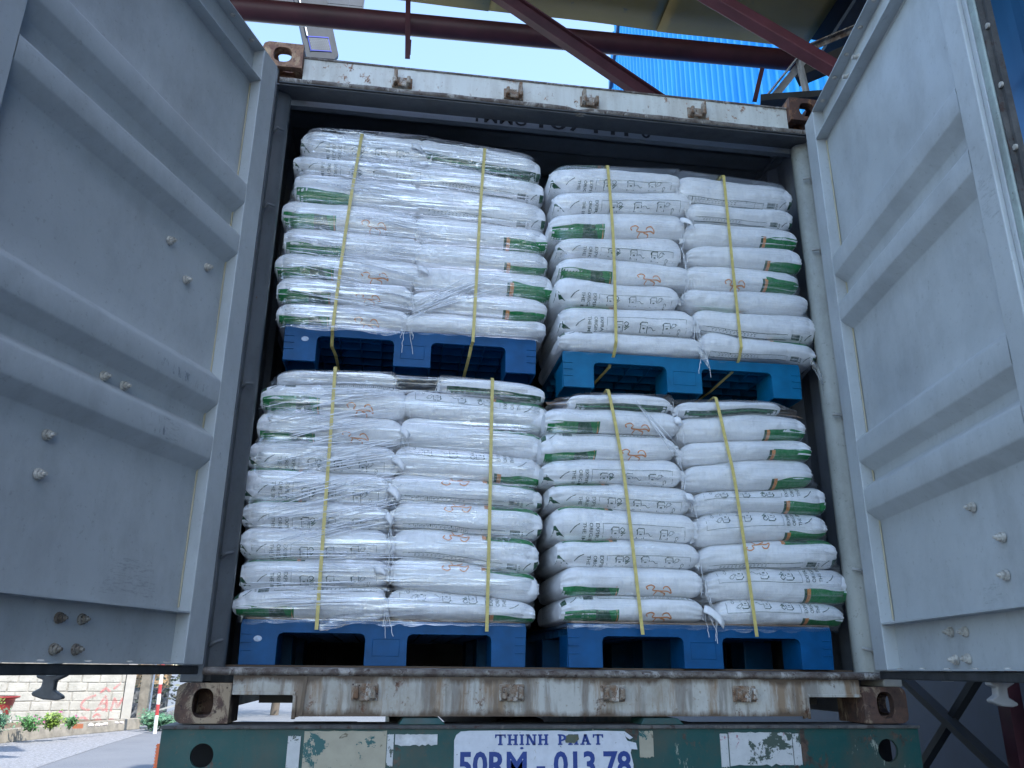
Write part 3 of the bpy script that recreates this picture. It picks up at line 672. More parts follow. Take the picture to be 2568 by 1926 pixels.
# tall blue corrugated wall of the warehouse on the right
m = N('blue_cladding'); m.bump(m.noise(3), .1); BW = m.set(m.mix(m.ramp(m.noise(1.2, (1,1,.3), 6), .35, .65), (.02,.36,.86), (.05,.48,.92)), .45)
wh_ = thing('warehouse', (3.9, 7, -1.1), 'bright blue corrugated warehouse side rising behind the container', 'warehouse')
g = MB(); prof = []; y = 3.1
while y < 12.6:
    prof += [(y, 0), (y+.11, 0), (y+.128, -.055), (y+.180, -.055)]; y += .2
vs, fs = [], []
for yy, d in prof:
    zt = 15.5
    if yy > 9.4: pass
    vs += [(3.7+d, yy, -1.1), (3.7+d, yy, min(15.5, 13.15+(10.72-yy)*.5+3) if yy <= 10.7 else 12.56-(yy-11.92)*2.2)]
for i in range(len(prof)-1): fs.append((2*i, 2*i+2, 2*i+3, 2*i+1))
g.add(vs, fs); obj('cladding', g, BW, wh_)
g = MB(); g.box(3.60, 2.0, -1.1, 3.655, 12.4, 1.6); g.box(3.60, 1.62, -1.1, 3.655, 1.98, 2.2); obj('shaded_base_wall', g, plain('shaded_wall_navy', (.012,.03,.065), .6), wh_)  # dark base stands for shade under the canopy, painted into the wall
g = MB(); g.bar((3.62,12.75,10.9),(3.62,9.9,14.6), .09, .06, 0, (1,0,0)); obj('barge_trim', g, plain('navy_trim', (.02,.05,.12), .5), wh_)
g = MB(); g.box(3.76, 3.1, -1.1, 12, 12.4, 10.5); obj('building_core', g, M['darksteel'], wh_)
# near shed: lower wall with shade put into its navy, eave, trusses
NV = N('shaded_navy_sheet'); NVM = NV.set(NV.mix(NV.ramp(NV.noise(1.5), .35, .65), (.012,.035,.075), (.018,.045,.095)), .5)  # under-canopy shade painted in as darker navy
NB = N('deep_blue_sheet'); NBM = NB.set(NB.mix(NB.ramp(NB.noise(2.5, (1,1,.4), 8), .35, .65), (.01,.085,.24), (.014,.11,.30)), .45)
sh = thing('loading_shed', (3.4, -1, -1.1), 'dark blue sheet walled loading shed standing right of the container', 'shed')
g = MB(); prof = []; y = -13  # added height and length, out of view, keep the sun off the container
while y < 1.3: prof += [(y, 0), (y+.22, 0), (y+.25, -.03), (y+.31, -.03)]; y += .34
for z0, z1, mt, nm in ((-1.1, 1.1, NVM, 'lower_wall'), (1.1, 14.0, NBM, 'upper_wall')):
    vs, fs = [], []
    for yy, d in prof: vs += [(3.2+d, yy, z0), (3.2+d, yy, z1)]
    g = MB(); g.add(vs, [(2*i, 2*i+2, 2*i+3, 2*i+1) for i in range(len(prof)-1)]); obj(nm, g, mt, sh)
g = MB(); g.box(3.24, -13, -1.1, 3.4, 1.6, 14.0); g.box(3.4, -13, -1.1, 6, 1.6, 13.9); obj('core_wall', g, M['darksteel'], sh)
g = MB(); g.hexa([(2.5,-1.0,4.9),(5.5,-1.0,5.6),(5.5,3.1,5.6),(2.62,2.25,4.86),(2.5,-1.0,4.94),(5.5,-1.0,5.64),(5.5,3.1,5.64),(2.62,2.25,4.90)]); obj('shed_roof', g, plain('dark_roof_sheet', (.02,.03,.045), .6), sh)
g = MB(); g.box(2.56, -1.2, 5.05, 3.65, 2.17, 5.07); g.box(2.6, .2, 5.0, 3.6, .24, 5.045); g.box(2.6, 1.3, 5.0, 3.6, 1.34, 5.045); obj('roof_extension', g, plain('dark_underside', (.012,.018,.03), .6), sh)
g = MB(); g.box(3.12, -2.2, 2.9, 3.165, .55, 4.9); obj('roller_cover', g, plain('dark_green_sheet', (.008,.045,.035), .5), sh)
WS = plain('white_angle_steel', (.42,.42,.42), .5, var=.15, sc=15); RS = rusty('rusty_angle_steel', (.16,.11,.08), (.33,.31,.28), (.5,.48,.44), 16)
for a, b, w_, mt, lb in (((1.775,1.58,3.885),(2.02,1.46,4.20),.10,WS,'white angle brace leaning right beside the upper right casting'),((2.005,1.45,4.17),(2.035,1.44,3.78),.032,WS,'thin white upright strip right of the leaning white brace'),((2.05,1.40,4.235),(2.62,1.20,4.45),.035,RS,'rusty white strut running up under the dark shed roof')):
    g = MB(); a, b = Vector(a), Vector(b); g.bar(a, b, .008, w_, 0, (0,1,0)); g.bar(a+Vector((w_*.45,.02,-w_*.1)), b+Vector((w_*.45,.02,-w_*.1)), .05, .008, 0, (0,1,0))
    tag(obj('truss_strut', g, mt), lb, 'strut', 'struts of the roof truss')
g = MB(); g.bar((1.75,1.56,3.865),(3.1,1.0,3.72), .09, .05); tag(obj('eave_beam', g, M['darksteel']), 'dark horizontal beam behind the upper right casting', 'steel beam')
g = MB(); g.bar((1.73,1.60,3.90),(1.80,1.58,4.16), .03, .03); tag(obj('truss_strut', g, M['redsteel']), 'short maroon strut left of the leaning white brace', 'strut', 'struts of the roof truss')
g = MB(); g.bar((2.3,2.0,4.50),(3.2,1.2,4.58), .12, .1); g.bar((2.4,2.3,4.25),(3.2,1.5,4.35), .08, .08); tag(obj('roof_purlin', g, M['darksteel']), 'dark purlins under the shed roof behind the right door', 'purlin')
# lower right bracing
for a, b, w_, lb in (((2.6,2.16,.13),(2.6,1.10,-.50),.07,'dark diagonal brace falling to the right below the right door'),((2.64,1.52,.16),(2.64,2.45,-.60),.05,'thinner dark brace rising to the right behind the other brace')):
    g = MB(); g.bar(a, b, .04, w_, 0, (1,0,0)); tag(obj('cross_brace', g, plain('brace_steel', (.018,.02,.022), .6)), lb, 'brace', 'crossed braces under the right door')
for yy, lb in ((1.40,'dark maroon column behind the cam head under the right door'),(1.12,'maroon column at the right edge below the right door')):
    g = MB(); g.box(2.66, yy-.045, -1.1, 2.74, yy+.045, 2.2); tag(obj('steel_column', g, M['redsteel']), lb, 'column', 'columns of the loading shed')

# ------------------------------------------------------------------ background left: block wall, kerb, planting
A, B = Vector((-8.41,16.445,0)), Vector((-6.02,17.25,0)); du = (B-A).normalized(); nf = Vector((du.y, -du.x, 0))
def WP(px, z, off=0): return A+(B-A)*(px/335)+nf*off+Vector((0,0,z))     # px: position along the wall
def pz(y): return -.088-(y-1700)*.00785
gw = thing('block_wall', tuple(WP(150,-1.1)), 'whitewashed concrete block wall with red graffiti beyond the road', 'wall')
m = N('whitewash_blocks'); c = m.mix(m.ramp(m.noise(2.6, detail=9), .35, .65), (.31,.30,.265), (.42,.405,.365)); c = m.mix(m.ramp(m.noise(11, detail=9, rough=.75), .56, .66), c, (.22,.21,.18))
m.bump(m.noise(25, detail=8), .6, .01); BLK = m.set(c, .8)
MORT = plain('grey_mortar', (.285,.27,.235), .9, var=.25, sc=10, bump=.5)
g = MB(); p = [WP(-260,-1.1,-.2), WP(312,-1.1,-.2), WP(312,-1.1,-.005), WP(-260,-1.1,-.005)]; g.hexa(p+[q+Vector((0,0,3.2)) for q in p]); obj('mortar_core', g, MORT, gw)
g = MB(); rnd = random.Random(3); row = 0; z = -1.1
while z < 2.0:
    u = -262+(0 if row % 2 else 26)+rnd.uniform(-4,4)
    while u < 306:
        wd = 52+rnd.uniform(-7,5); u1 = min(u+wd-3.0, 311); h_ = .168
        if u1-u > 8:
            j = lambda: rnd.uniform(-.010,.010); o1 = rnd.uniform(0,.008)
            p = [WP(u+j()*60,z+j(),-.02), WP(u1+j()*60,z+j(),-.02), WP(u1+j()*60,z+j(),o1), WP(u+j()*60,z+j(),o1)]
            g.hexa(p+[q+Vector((0,0,h_+j()*.6)) for q in p])
        u += wd
    z += .187; row += 1
blk = obj('blocks', g, BLK, gw, bevel=.012)
g = MB(); p = [WP(313,-1.1,-.2), WP(338,-1.1,-.2), WP(338,-1.1,.045), WP(313,-1.1,.045)]; g.hexa(p+[q+Vector((0,0,3.3)) for q in p]); obj('end_pillar', g, plain('plastered_pillar', (.36,.345,.31), .8, var=.1, sc=5, bump=.3), gw)
spray = N('red_spray'); spray.l(spray.ramp(spray.noise(9, detail=8, rough=.8), .36, .62, .05, .6), spray.b.inputs['Alpha']); spray.set((.60,.18,.18), .6)
def stroke(pts, wd=.045):
    line = smooth_line([(a, pz(b)) for a, b in pts], 4)
    s = (B-A).length/335; v2, f2 = ribbon2d([(a*s, b) for a, b in line], wd); g.add([WP(a/s, b, .011) for a, b in v2], f2)
g = MB()      # CAM with hat, D O below
for st in ([(240,1743),(232,1747),(222,1750),(212,1757),(207,1766),(208,1774),(216,1779),(230,1781)], [(244,1785),(250,1778),(258,1776),(263,1782),(270,1779)],
           [(252,1772),(258,1760),(264,1748),(266,1748),(271,1762),(274,1786)], [(254,1766),(270,1765)], [(250,1738),(258,1730),(263,1726),(270,1731),(276,1735)], [(283,1727),(290,1722),(300,1712)],
           [(284,1785),(287,1768),(290,1752),(296,1764),(300,1776),(306,1764),(312,1750),(315,1768),(317,1786)],
           [(205,1820),(206,1806),(210,1801),(218,1800),(226,1804),(230,1812)], [(240,1800),(250,1792),(262,1798)], [(244,1818),(248,1808),(256,1804),(264,1808),(266,1818)],
           [(282,1820),(284,1808),(292,1806),(298,1812)], [(322,1797),(334,1789)], [(310,1815),(322,1808)]): stroke(st)
obj('graffiti_lettering', g, spray.mat, gw)
# kerb
g = MB(); kin = [(-.42,-.1)]
K = [Vector((-10.3,4.0,0)), Vector((-8.3,9.4,0)), Vector((-7.0,13.41,0)), Vector((-6.44,15.16,0)), Vector((-5.70,17.0,0))]
nl_ = Vector((-.93,.36,0))
for i in range(len(K)-1):
    p = [K[i], K[i+1], K[i+1]+nl_*.16, K[i]+nl_*.16]; hh = .215
    g.hexa([Vector((q.x,q.y,-1.1)) for q in p]+[Vector((q.x+nl_.x*.02,q.y+nl_.y*.02,-1.1+hh)) for q in p])
tag(obj('kerb', g, plain('rough_concrete', (.22,.20,.165), .85, var=.3, sc=5, bump=.6), bevel=.01), kind='structure')
g = MB(); g.add([(K[i]+nl_*.14).to_tuple()[:2]+(-.93,) for i in range(5)]+[(K[i]+nl_*(3.0 if i < 3 else 1.2)+Vector((0,.8,0))).to_tuple()[:2]+(-.93,) for i in range(5)], [(i, i+1, i+6, i+5) for i in range(4)])
tag(obj('soil_bed', g, plain('soil', (.12,.09,.06), .9, var=.4, sc=12, bump=.8)), kind='structure')
# plants: many small leaves and flowers
LEAF = [plain('leaf_green', (.05,.15,.035), .5, var=.4, sc=8), plain('leaf_yellow_green', (.16,.25,.04), .5, var=.4, sc=8), plain('leaf_bluish', (.06,.15,.08), .5, var=.4, sc=8)]
PINK = plain('pink_petal', (.45,.16,.27), .5); WHT = plain('white_petal', (.42,.41,.38), .5)
def bush(c, rx, h, nleaf, li, label, flowers, name='flowering_bush', fm=None, up_=False, leaf=.035):
    r = random.Random(int(abs(c[0]*1000))); t = thing(name, c, label, 'plant', 'plants along the kerb')
    g = MB(); gs = MB()
    for k in range(14):
        a = r.uniform(0, 6.28); e = r.uniform(.3,1)*rx; tp_ = Vector(c)+Vector((math.cos(a)*e, math.sin(a)*e*.8, h*r.uniform(.6,1))); gs.tube([c, (Vector(c)+tp_)/2+Vector((0,0,h*.12)), tp_], [.006,.004,.003], 5)
        for q in range(nleaf//14):
            f_ = r.uniform(.2,1.05)**.7; p = Vector(c).lerp(tp_, f_)+Vector((r.gauss(0,1), r.gauss(0,1), r.gauss(0,.7)))*rx*.22
            n_ = Vector((r.gauss(0,.7), -abs(r.gauss(.4,.5)), r.gauss(.9,.5))).normalized(); d_ = n_.cross(Vector((r.gauss(0,1), r.gauss(0,1), r.gauss(0,1)))).normalized(); s_ = n_.cross(d_); l_ = leaf*r.uniform(.6,1.3)
            g.add([p-d_*l_, p-s_*l_*.38+n_*l_*.1, p+d_*l_, p+s_*l_*.38+n_*l_*.1], [(0,1,2,3)])
    obj('stems', gs, plain('stem_green', (.08,.12,.04), .6), t); obj('leaves', g, LEAF[li], t)
    for k in range(flowers):
        p = Vector(c)+Vector((r.uniform(-1,1)*rx, -rx*.5*r.random(), h*r.uniform(.55,1.1))); g = MB()
        for q in range(5):
            a = q*1.2566; e = Vector((math.cos(a), 0, math.sin(a)))*.022; s_ = Vector((-math.sin(a), 0, math.cos(a)))*.011
            g.add([p, p+e*.6+s_+Vector((0,-.008,0)), p+e+Vector((0,-.004,0)), p+e*.6-s_+Vector((0,-.008,0))], [(0,1,2,3)])
        obj('flower', g, fm or PINK, t)
bush((-6.98,12.95,-.93), .30, .36, 700, 2, 'wide bluish green bush with pale flowers at the left frame edge', 7, fm=WHT)
bush((-6.62,13.6,-.93), .22, .24, 420, 0, 'mid green bush with pink flowers between the two taller bushes', 4)
bush((-6.36,13.75,-.93), .17, .30, 520, 1, 'dense yellow green bush standing alone before the block wall', 2)
bush((-6.16,14.1,-.93), .13, .22, 220, 0, 'small green bush with large pink blooms next to the red brick', 4)
bush((-7.3,13.4,-.93), .25, .55, 260, 1, 'loose yellow flowered stems before the red planter', 8, 'tall_weed', plain('yellow_petal', (.4,.35,.1), .5))
for c_, lb in (((-5.55,17.2,-1.1),'low leafy creeper at the kerb end under the pillar'),((-5.25,16.4,-1.1),'leafy creeper around the foot of the striped pole'),((-5.0,16.5,-1.1),'creeper spreading right of the striped pole towards the trailer')):
    bush(c_, .26, .30, 420, 2, lb, 0, 'creeper', leaf=.05)
# brick, rubble, planter, pole, fence
g = MB(); e1 = Vector((.96,.28,0)); o_ = Vector((-6.22,14.45,-.93)); p = [o_, o_+e1*.17, o_+e1*.17+Vector((-.03,.09,0)), o_+Vector((-.03,.09,0))]; g.hexa(p+[q+Vector((0,0,.075)) for q in p])
tag(obj('red_brick', g, plain('brick_red', (.33,.11,.05), .8, bump=.4)), 'orange red brick lying on the kerb bed', 'brick')
for k, (x_, y_) in enumerate(((-6.0,14.75),(-5.93,15.05),(-5.85,15.1),(-5.76,15.5),(-5.68,15.55),(-5.9,14.8))):
    g = MB(); r = random.Random(k); bm_ = bmesh.new(); bmesh.ops.create_icosphere(bm_, subdivisions=2, radius=.03+.02*r.random())
    g.add([(v_.co.x*1.2+x_+.02*noise.noise(v_.co*30), v_.co.y+y_, v_.co.z*.8-.89+.02*noise.noise(v_.co*25+Vector((k,0,0)))) for v_ in bm_.verts], [[q.index for q in f_.verts] for f_ in bm_.faces]); bm_.free()
    tag(obj('rubble_chunk', g, plain('pale_rubble', (.62,.55,.48), .85, bump=.5)), ['pale rubble lump closest to the red brick','pale rubble lump a hand right of the red brick','pinkish rubble lump in the middle of the bed','pale rubble lump below the graffiti, left of the last one','pale rubble lump farthest from the red brick','small rubble lump behind the red brick'][k], 'rubble', 'rubble lumps along the bed')
t = thing('planter_pot', (-7.95,15.2,-.93), 'dark red glazed planter pot with flared rim at the left edge', 'planter')
g = MB(); pr = [(.22,-.93),(.27,-.75),(.34,-.50),(.345,-.45)]; rim = [(.35,-.45),(.41,-.43),(.42,-.40),(.38,-.40)]
for nm, pf in (('pot_body', pr), ('pot_rim', rim)):
    g = MB(); n = 32; vs = [(-7.95+a*math.cos(k*6.2832/n), 15.2+a*math.sin(k*6.2832/n), b) for a, b in pf for k in range(n)]
    g.add(vs, [(i*n+k, i*n+(k+1) % n, (i+1)*n+(k+1) % n, (i+1)*n+k) for i in range(len(pf)-1) for k in range(n)], 0, True); obj(nm, g, plain('red_glaze', (.24,.03,.03), .4), t)
t = thing('striped_pole', (-5.06,15.64,-1.1), 'red and white banded pole standing by the fence gap', 'pole')
zs = [-1.1,-.763,-.555,-.36,-.179,.02,.22,.42,.62,.82,1.02]
for i in range(len(zs)-1):
    g = MB(); x_ = lambda z: -5.06-.02*(z+.9)
    g.tube([(x_(zs[i]),15.64,zs[i]),(x_(zs[i+1]),15.64,zs[i+1])], .035, 14); obj('band', g, plain('pole_white', (.7,.68,.64), .5) if i % 2 == 0 else plain('pole_red', (.38,.045,.045), .5), t)
t = thing('yard_fence', (-5.7,18.9,-1.1), 'grey timber fence and dark gate post beyond the striped pole', 'fence')
g = MB(); g.box(-6.18,18.4,-1.1,-5.98,18.55,2.4); obj('gate_post', g, plain('grey_brown_post', (.20,.185,.155), .8, var=.3), t)
g = MB(); g.box(-5.93,18.4,-1.1,-5.90,18.43,2.4); g.box(-5.10,18.4,-1.1,-5.05,18.44,2.4); obj('steel_upright', g, plain('dull_blue_steel', (.20,.25,.33), .5), t)
for k in range(16):
    g = MB(); x_ = -5.9+k*.075; g.box(x_, 18.55+(k % 2)*.01, -1.1, x_+.062, 18.57+(k % 2)*.01, -.93+k*.022); obj('board', g, plain('grey_board', (.19,.20,.20), .8, var=.3, sc=14), t)
g = MB(); g.bar((-5.9,18.53,-.84),(-4.72,18.53,-.50), .03, .04); obj('sloping_rail', g, plain('pale_rail', (.34,.35,.34), .7), t)
t = thing('brick_hut', (-5.6,21,-1.1), 'tan brick and dark stone hut glimpsed behind the striped pole', 'hut')
m = N('tan_brick'); br = m.n.new('ShaderNodeTexBrick'); br.inputs['Scale'].default_value = 6; br.inputs['Color1'].default_value = (.42,.28,.15,1); br.inputs['Color2'].default_value = (.34,.22,.12,1); br.inputs['Mortar'].default_value = (.5,.42,.3,1)
mp = m.n.new('ShaderNodeMapping'); mp.inputs['Rotation'].default_value = (R(90),0,0); m.l(m.tc.outputs['Object'], mp.inputs[0]); m.l(mp.outputs[0], br.inputs['Vector']); TB = m.set(br.outputs['Color'], .8)
g = MB(); g.box(-8.2,21,-.36,-6.2,21.3,3); obj('brick_wall', g, TB, t)
g = MB(); g.box(-8.2,20.98,-1.1,-6.2,21.3,-.362); obj('stone_base', g, plain('dark_stone', (.13,.135,.14), .9, var=.6, sc=14, bump=1), t)
def tree(c, h, seed, label):
    r = random.Random(seed); t = thing('tree', c, label, 'tree', 'trees beyond the yard fence'); g = MB(); c = Vector(c)
    g.tube([c, c+Vector((.1,0,h*.45)), c+Vector((.0,.1,h*.8))], [.12,.09,.04], 8)
    for k in range(7):
        a = r.uniform(0,6.28); b0 = c+Vector((.08,0,h*r.uniform(.3,.7))); g.tube([b0, b0+Vector((math.cos(a)*.7, math.sin(a)*.7, .7)), b0+Vector((math.cos(a)*1.2, math.sin(a)*1.2, .9))], [.045,.03,.012], 6)
    obj('trunk', g, plain('bark', (.12,.10,.08), .9), t); g = MB()
    for k in range(5200):
        a = r.uniform(0,6.28); q = r.random()**.5*1.7; zz = r.uniform(.12,1.05)*h; p = c+Vector((math.cos(a)*q, math.sin(a)*q, zz))
        if noise.noise(p*1.6) < -.02: continue
        n_ = Vector((r.gauss(0,1), r.gauss(-.3,1), r.gauss(.5,1))).normalized(); d_ = n_.cross(Vector((0,0,1)) if abs(n_.z) < .9 else Vector((1,0,0))).normalized(); s_ = n_.cross(d_); l_ = r.uniform(.05,.10)
        g.add([p-d_*l_, p-s_*l_*.4, p+d_*l_, p+s_*l_*.4], [(0,1,2,3)])
    obj('crown', g, plain('foliage', (.06,.075,.05), .6, var=.5, sc=2), t)
tree((-5.6,20.6,-1.1), 3.4, 1, 'grey green tree showing between pole and trailer corner'); tree((-3.6,22.5,-1.1), 4.2, 2, 'bushy tree standing farther back behind the trailer')
# ------------------------------------------------------------------ pallets
PH = .15
def pallet(loc, mat, label, sticker=None):
    """1.0 x 1.2 m moulded pallet, origin at the bottom of its front edge centre"""
    t = thing('plastic_pallet', loc, label, 'pallet', 'blue plastic pallets')
    WX, WY = .99, 1.15; hw = WX/2
    def rect_arc(x0, x1, zt):       # window outline from bottom-left up and over (rounded corners)
        r = .018; return [(x0, 0), (x0, zt-r), (x0+r*.3, zt-r*.3), (x0+r, zt), (x1-r, zt), (x1-r*.3, zt-r*.3), (x1, zt-r), (x1, 0)]
    bl = .125; ml = .145; zt = PH-.044
    poly = [(-hw+.004,0)]+rect_arc(-hw+bl, -ml/2, zt)+rect_arc(ml/2, hw-bl, zt)+[(hw-.004,0),(hw,PH-.02),(hw-.004,PH-.002),(-hw+.004,PH-.002),(-hw,PH-.02)]
    for nm, y0, y1 in (('front_beam', 0, .012), ('rear_beam', WY-.012, WY)):
        g = MB(); g.prism(poly, X, Z, Y, y0, y1)
        if y0 == 0:
            for s in (-1, 1):
                for z in (.045, .072, .099):
                    a, b = sorted((s*(hw-.002), s*(hw-.04))); g.box(a, -.003, z, b, -.0002, z+.0035)
            g.box(-.045, -.002, .032, .045, -.0002, .034); g.box(-.045, -.002, .088, .045, -.0002, .090); g.box(-.047, -.002, .032, -.0452, -.0002, .09); g.box(.0452, -.002, .032, .047, -.0002, .09)
        obj(nm, g, mat, t, .0012, True)
    g = MB(); g.box(-hw+.002, .0125, PH-.012, hw-.002, WY-.0125, PH-.001)
    for k in range(12): x = -hw+.04+k*(WX-.08)/11; g.box(x-.002, .013, PH-.04, x+.002, WY-.013, PH-.0125)
    for k in range(13): y = .05+k*(WY-.1)/12; g.box(-hw+.012, y-.002, PH-.0395, hw-.012, y+.002, PH-.0128)
    obj('deck', g, mat, t, 0, True)
    for i, (x0, x1) in enumerate(((-hw+.001, -hw+bl), (-ml/2, ml/2), (hw-bl, hw-.001))):
        for y0, y1 in ((.0125, .15), (WY/2-.07, WY/2+.07), (WY-.15, WY-.0125)):
            g = MB(); q = .006
            # hollow foot: four walls, open below
            g.box(x0, y0, 0, x0+q, y1, PH-.041); g.box(x1-q, y0, 0, x1, y1, PH-.041); g.box(x0+q, y1-q, 0, x1-q, y1, PH-.041)
            if y0 > .02: g.box(x0+q, y0, 0, x1-q, y0+q, PH-.041)
            g.box((x0+x1)/2-.012, y0+.004, .004, (x0+x1)/2+.012, y0+.012, .02)
            obj('foot', g, mat, t, .002, True)
    if sticker:
        g = MB(); g.prism([(sticker[0]+.014*math.cos(k*.5236), sticker[1]+.010*math.sin(k*.5236)) for k in range(12)], X, Z, Y, -.0018, -.0004); obj('round_sticker', g, plain('pale_sticker', (.42,.50,.62), .5, var=.25, sc=60), t, 0, True)
    return t
FLZ = .173
pallet((-.587, .20, FLZ), M['pallet'], 'blue plastic pallet on the container floor under the lower left stack', (-.435, .085))
pallet((.537, .12, FLZ), M['pallet'], 'blue plastic pallet on the container floor under the lower right stack')
pu = pallet((-.548, .20, 1.279), M['pallet'], 'blue plastic pallet raised on the lower left stack, carrying the upper left stack', (-.415, .09))
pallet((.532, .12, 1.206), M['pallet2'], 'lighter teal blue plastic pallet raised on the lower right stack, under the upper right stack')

# ------------------------------------------------------------------ sacks
DATA = {
'ULL':[[-1.058,-.528,2.327,2.206,2.338,2.199],[-1.081,-.512,2.206,2.118,2.199,2.093],[-1.065,-.507,2.118,1.988,2.093,1.955],[-1.103,-.555,1.988,1.853,1.955,1.848],[-1.082,-.531,1.853,1.743,1.848,1.742],[-1.108,-.526,1.743,1.634,1.742,1.631],[-1.088,-.566,1.634,1.528,1.631,1.526],[-1.081,-.567,1.528,1.427,1.526,1.43]],
'ULR':[[-.579,-.035,2.337,2.222,2.286,2.17],[-.526,-.024,2.222,2.107,2.17,2.052],[-.564,-.015,2.107,1.965,2.052,1.929],[-.568,-.005,1.965,1.838,1.929,1.827],[-.556,-.006,1.838,1.717,1.827,1.728],[-.557,.015,1.717,1.613,1.728,1.61],[-.558,-.01,1.613,1.51,1.61,1.517],[-.579,-.017,1.51,1.424,1.517,1.429]],
'URL':[[-.006,.562,2.197,2.08,2.232,2.123],[.007,.597,2.08,1.972,2.123,2.014],[-.01,.569,1.972,1.854,2.014,1.898],[.018,.548,1.854,1.772,1.898,1.779],[.023,.581,1.772,1.669,1.779,1.663],[.009,.528,1.669,1.552,1.663,1.567],[.027,.586,1.552,1.443,1.567,1.448],[.023,.618,1.443,1.357,1.448,1.362]],
'URR':[[.567,1.075,2.226,2.08,2.203,2.087],[.593,1.067,2.08,1.977,2.087,1.997],[.573,1.074,1.977,1.875,1.997,1.89],[.58,1.083,1.875,1.774,1.89,1.779],[.567,1.057,1.774,1.667,1.779,1.675],[.554,1.093,1.667,1.58,1.675,1.575],[.587,1.119,1.58,1.48,1.575,1.454],[.613,1.098,1.48,1.365,1.454,1.357]],
'LLL':[[-1.05,-.611,1.235,1.183,1.250,1.204],[-1.1,-.56,1.183,1.08,1.204,1.076],[-1.103,-.573,1.08,.963,1.076,.966],[-1.123,-.593,.963,.856,.966,.844],[-1.131,-.608,.856,.745,.844,.74],[-1.122,-.603,.745,.633,.74,.647],[-1.114,-.604,.633,.528,.647,.537],[-1.102,-.598,.528,.422,.537,.441],[-1.115,-.599,.422,.328,.441,.326]],
'LLR':[[-.434,-.023,1.250,1.189,1.225,1.161],[-.567,-.006,1.189,1.072,1.161,1.036],[-.577,-.024,1.072,.974,1.036,.93],[-.593,-.03,.974,.859,.93,.823],[-.602,-.033,.859,.76,.823,.735],[-.582,-.033,.76,.655,.735,.624],[-.576,-.048,.655,.547,.624,.509],[-.577,-.046,.547,.437,.509,.396],[-.585,-.063,.437,.327,.396,.325]],
'LRL':[[.06,.464,1.180,1.116,1.190,1.128],[-.036,.492,1.116,1.015,1.128,1.025],[-.051,.476,1.015,.909,1.025,.93],[-.044,.488,.909,.827,.93,.83],[-.021,.521,.827,.731,.83,.73],[-.008,.525,.731,.621,.73,.626],[.005,.539,.621,.519,.626,.529],[.017,.547,.519,.415,.529,.432],[.019,.539,.415,.326,.432,.324]],
'LRR':[[.492,.924,1.172,1.109,1.191,1.139],[.491,1.014,1.109,1.014,1.139,1.04],[.5,1.025,1.014,.915,1.04,.957],[.504,1.019,.915,.808,.957,.849],[.534,1.069,.808,.72,.849,.752],[.535,1.057,.72,.612,.752,.652],[.545,1.081,.612,.518,.652,.535],[.566,1.123,.518,.413,.535,.411],[.594,1.087,.413,.326,.411,.326]]}
YF = {'UL':.175, 'UR':.095, 'LL':.175, 'LR':.095}
# printing per sack, top to bottom: g green band low (left/right end), j script, t text+pictogram box low, T same upside down at the top, c table low, C table at top, h thin green strip on top
PRINT = {'ULL':['t','t','G','gj','G','gj','gj','gj'], 'ULR':['cH','cH','c','g','g','g','g','x'],
 'URL':['tq','t','gj','t','gj','tq','tq','xC'], 'URR':['c','c','g','g','gj','x','cq','cH'],
 'LLL':['x','gjC','gj','t','tq','tq','t','tq','gC'], 'LLR':['H','HT','H','gT','cHJ','cHJ','cHJ','xHJ','gT'],
 'LRL':['H','gj','gjC','t','tq','tq','tq','gj','gjC'], 'LRR':['H','g','g','g','gT','gT','cHJ','gT','gT']}
TXT = {}
for s_ in ('THE IMP', 'ORIGINA', 'EXPIRA', 'Co', '69238'):
    v, f = text_polys(s_, 1, .01); b = bbox(v); TXT[s_] = ([((a-b[0])/(b[2]-b[0]), (c-b[1])/(b[3]-b[1])) for a, c in v], f, (b[2]-b[0])/(b[3]-b[1]))

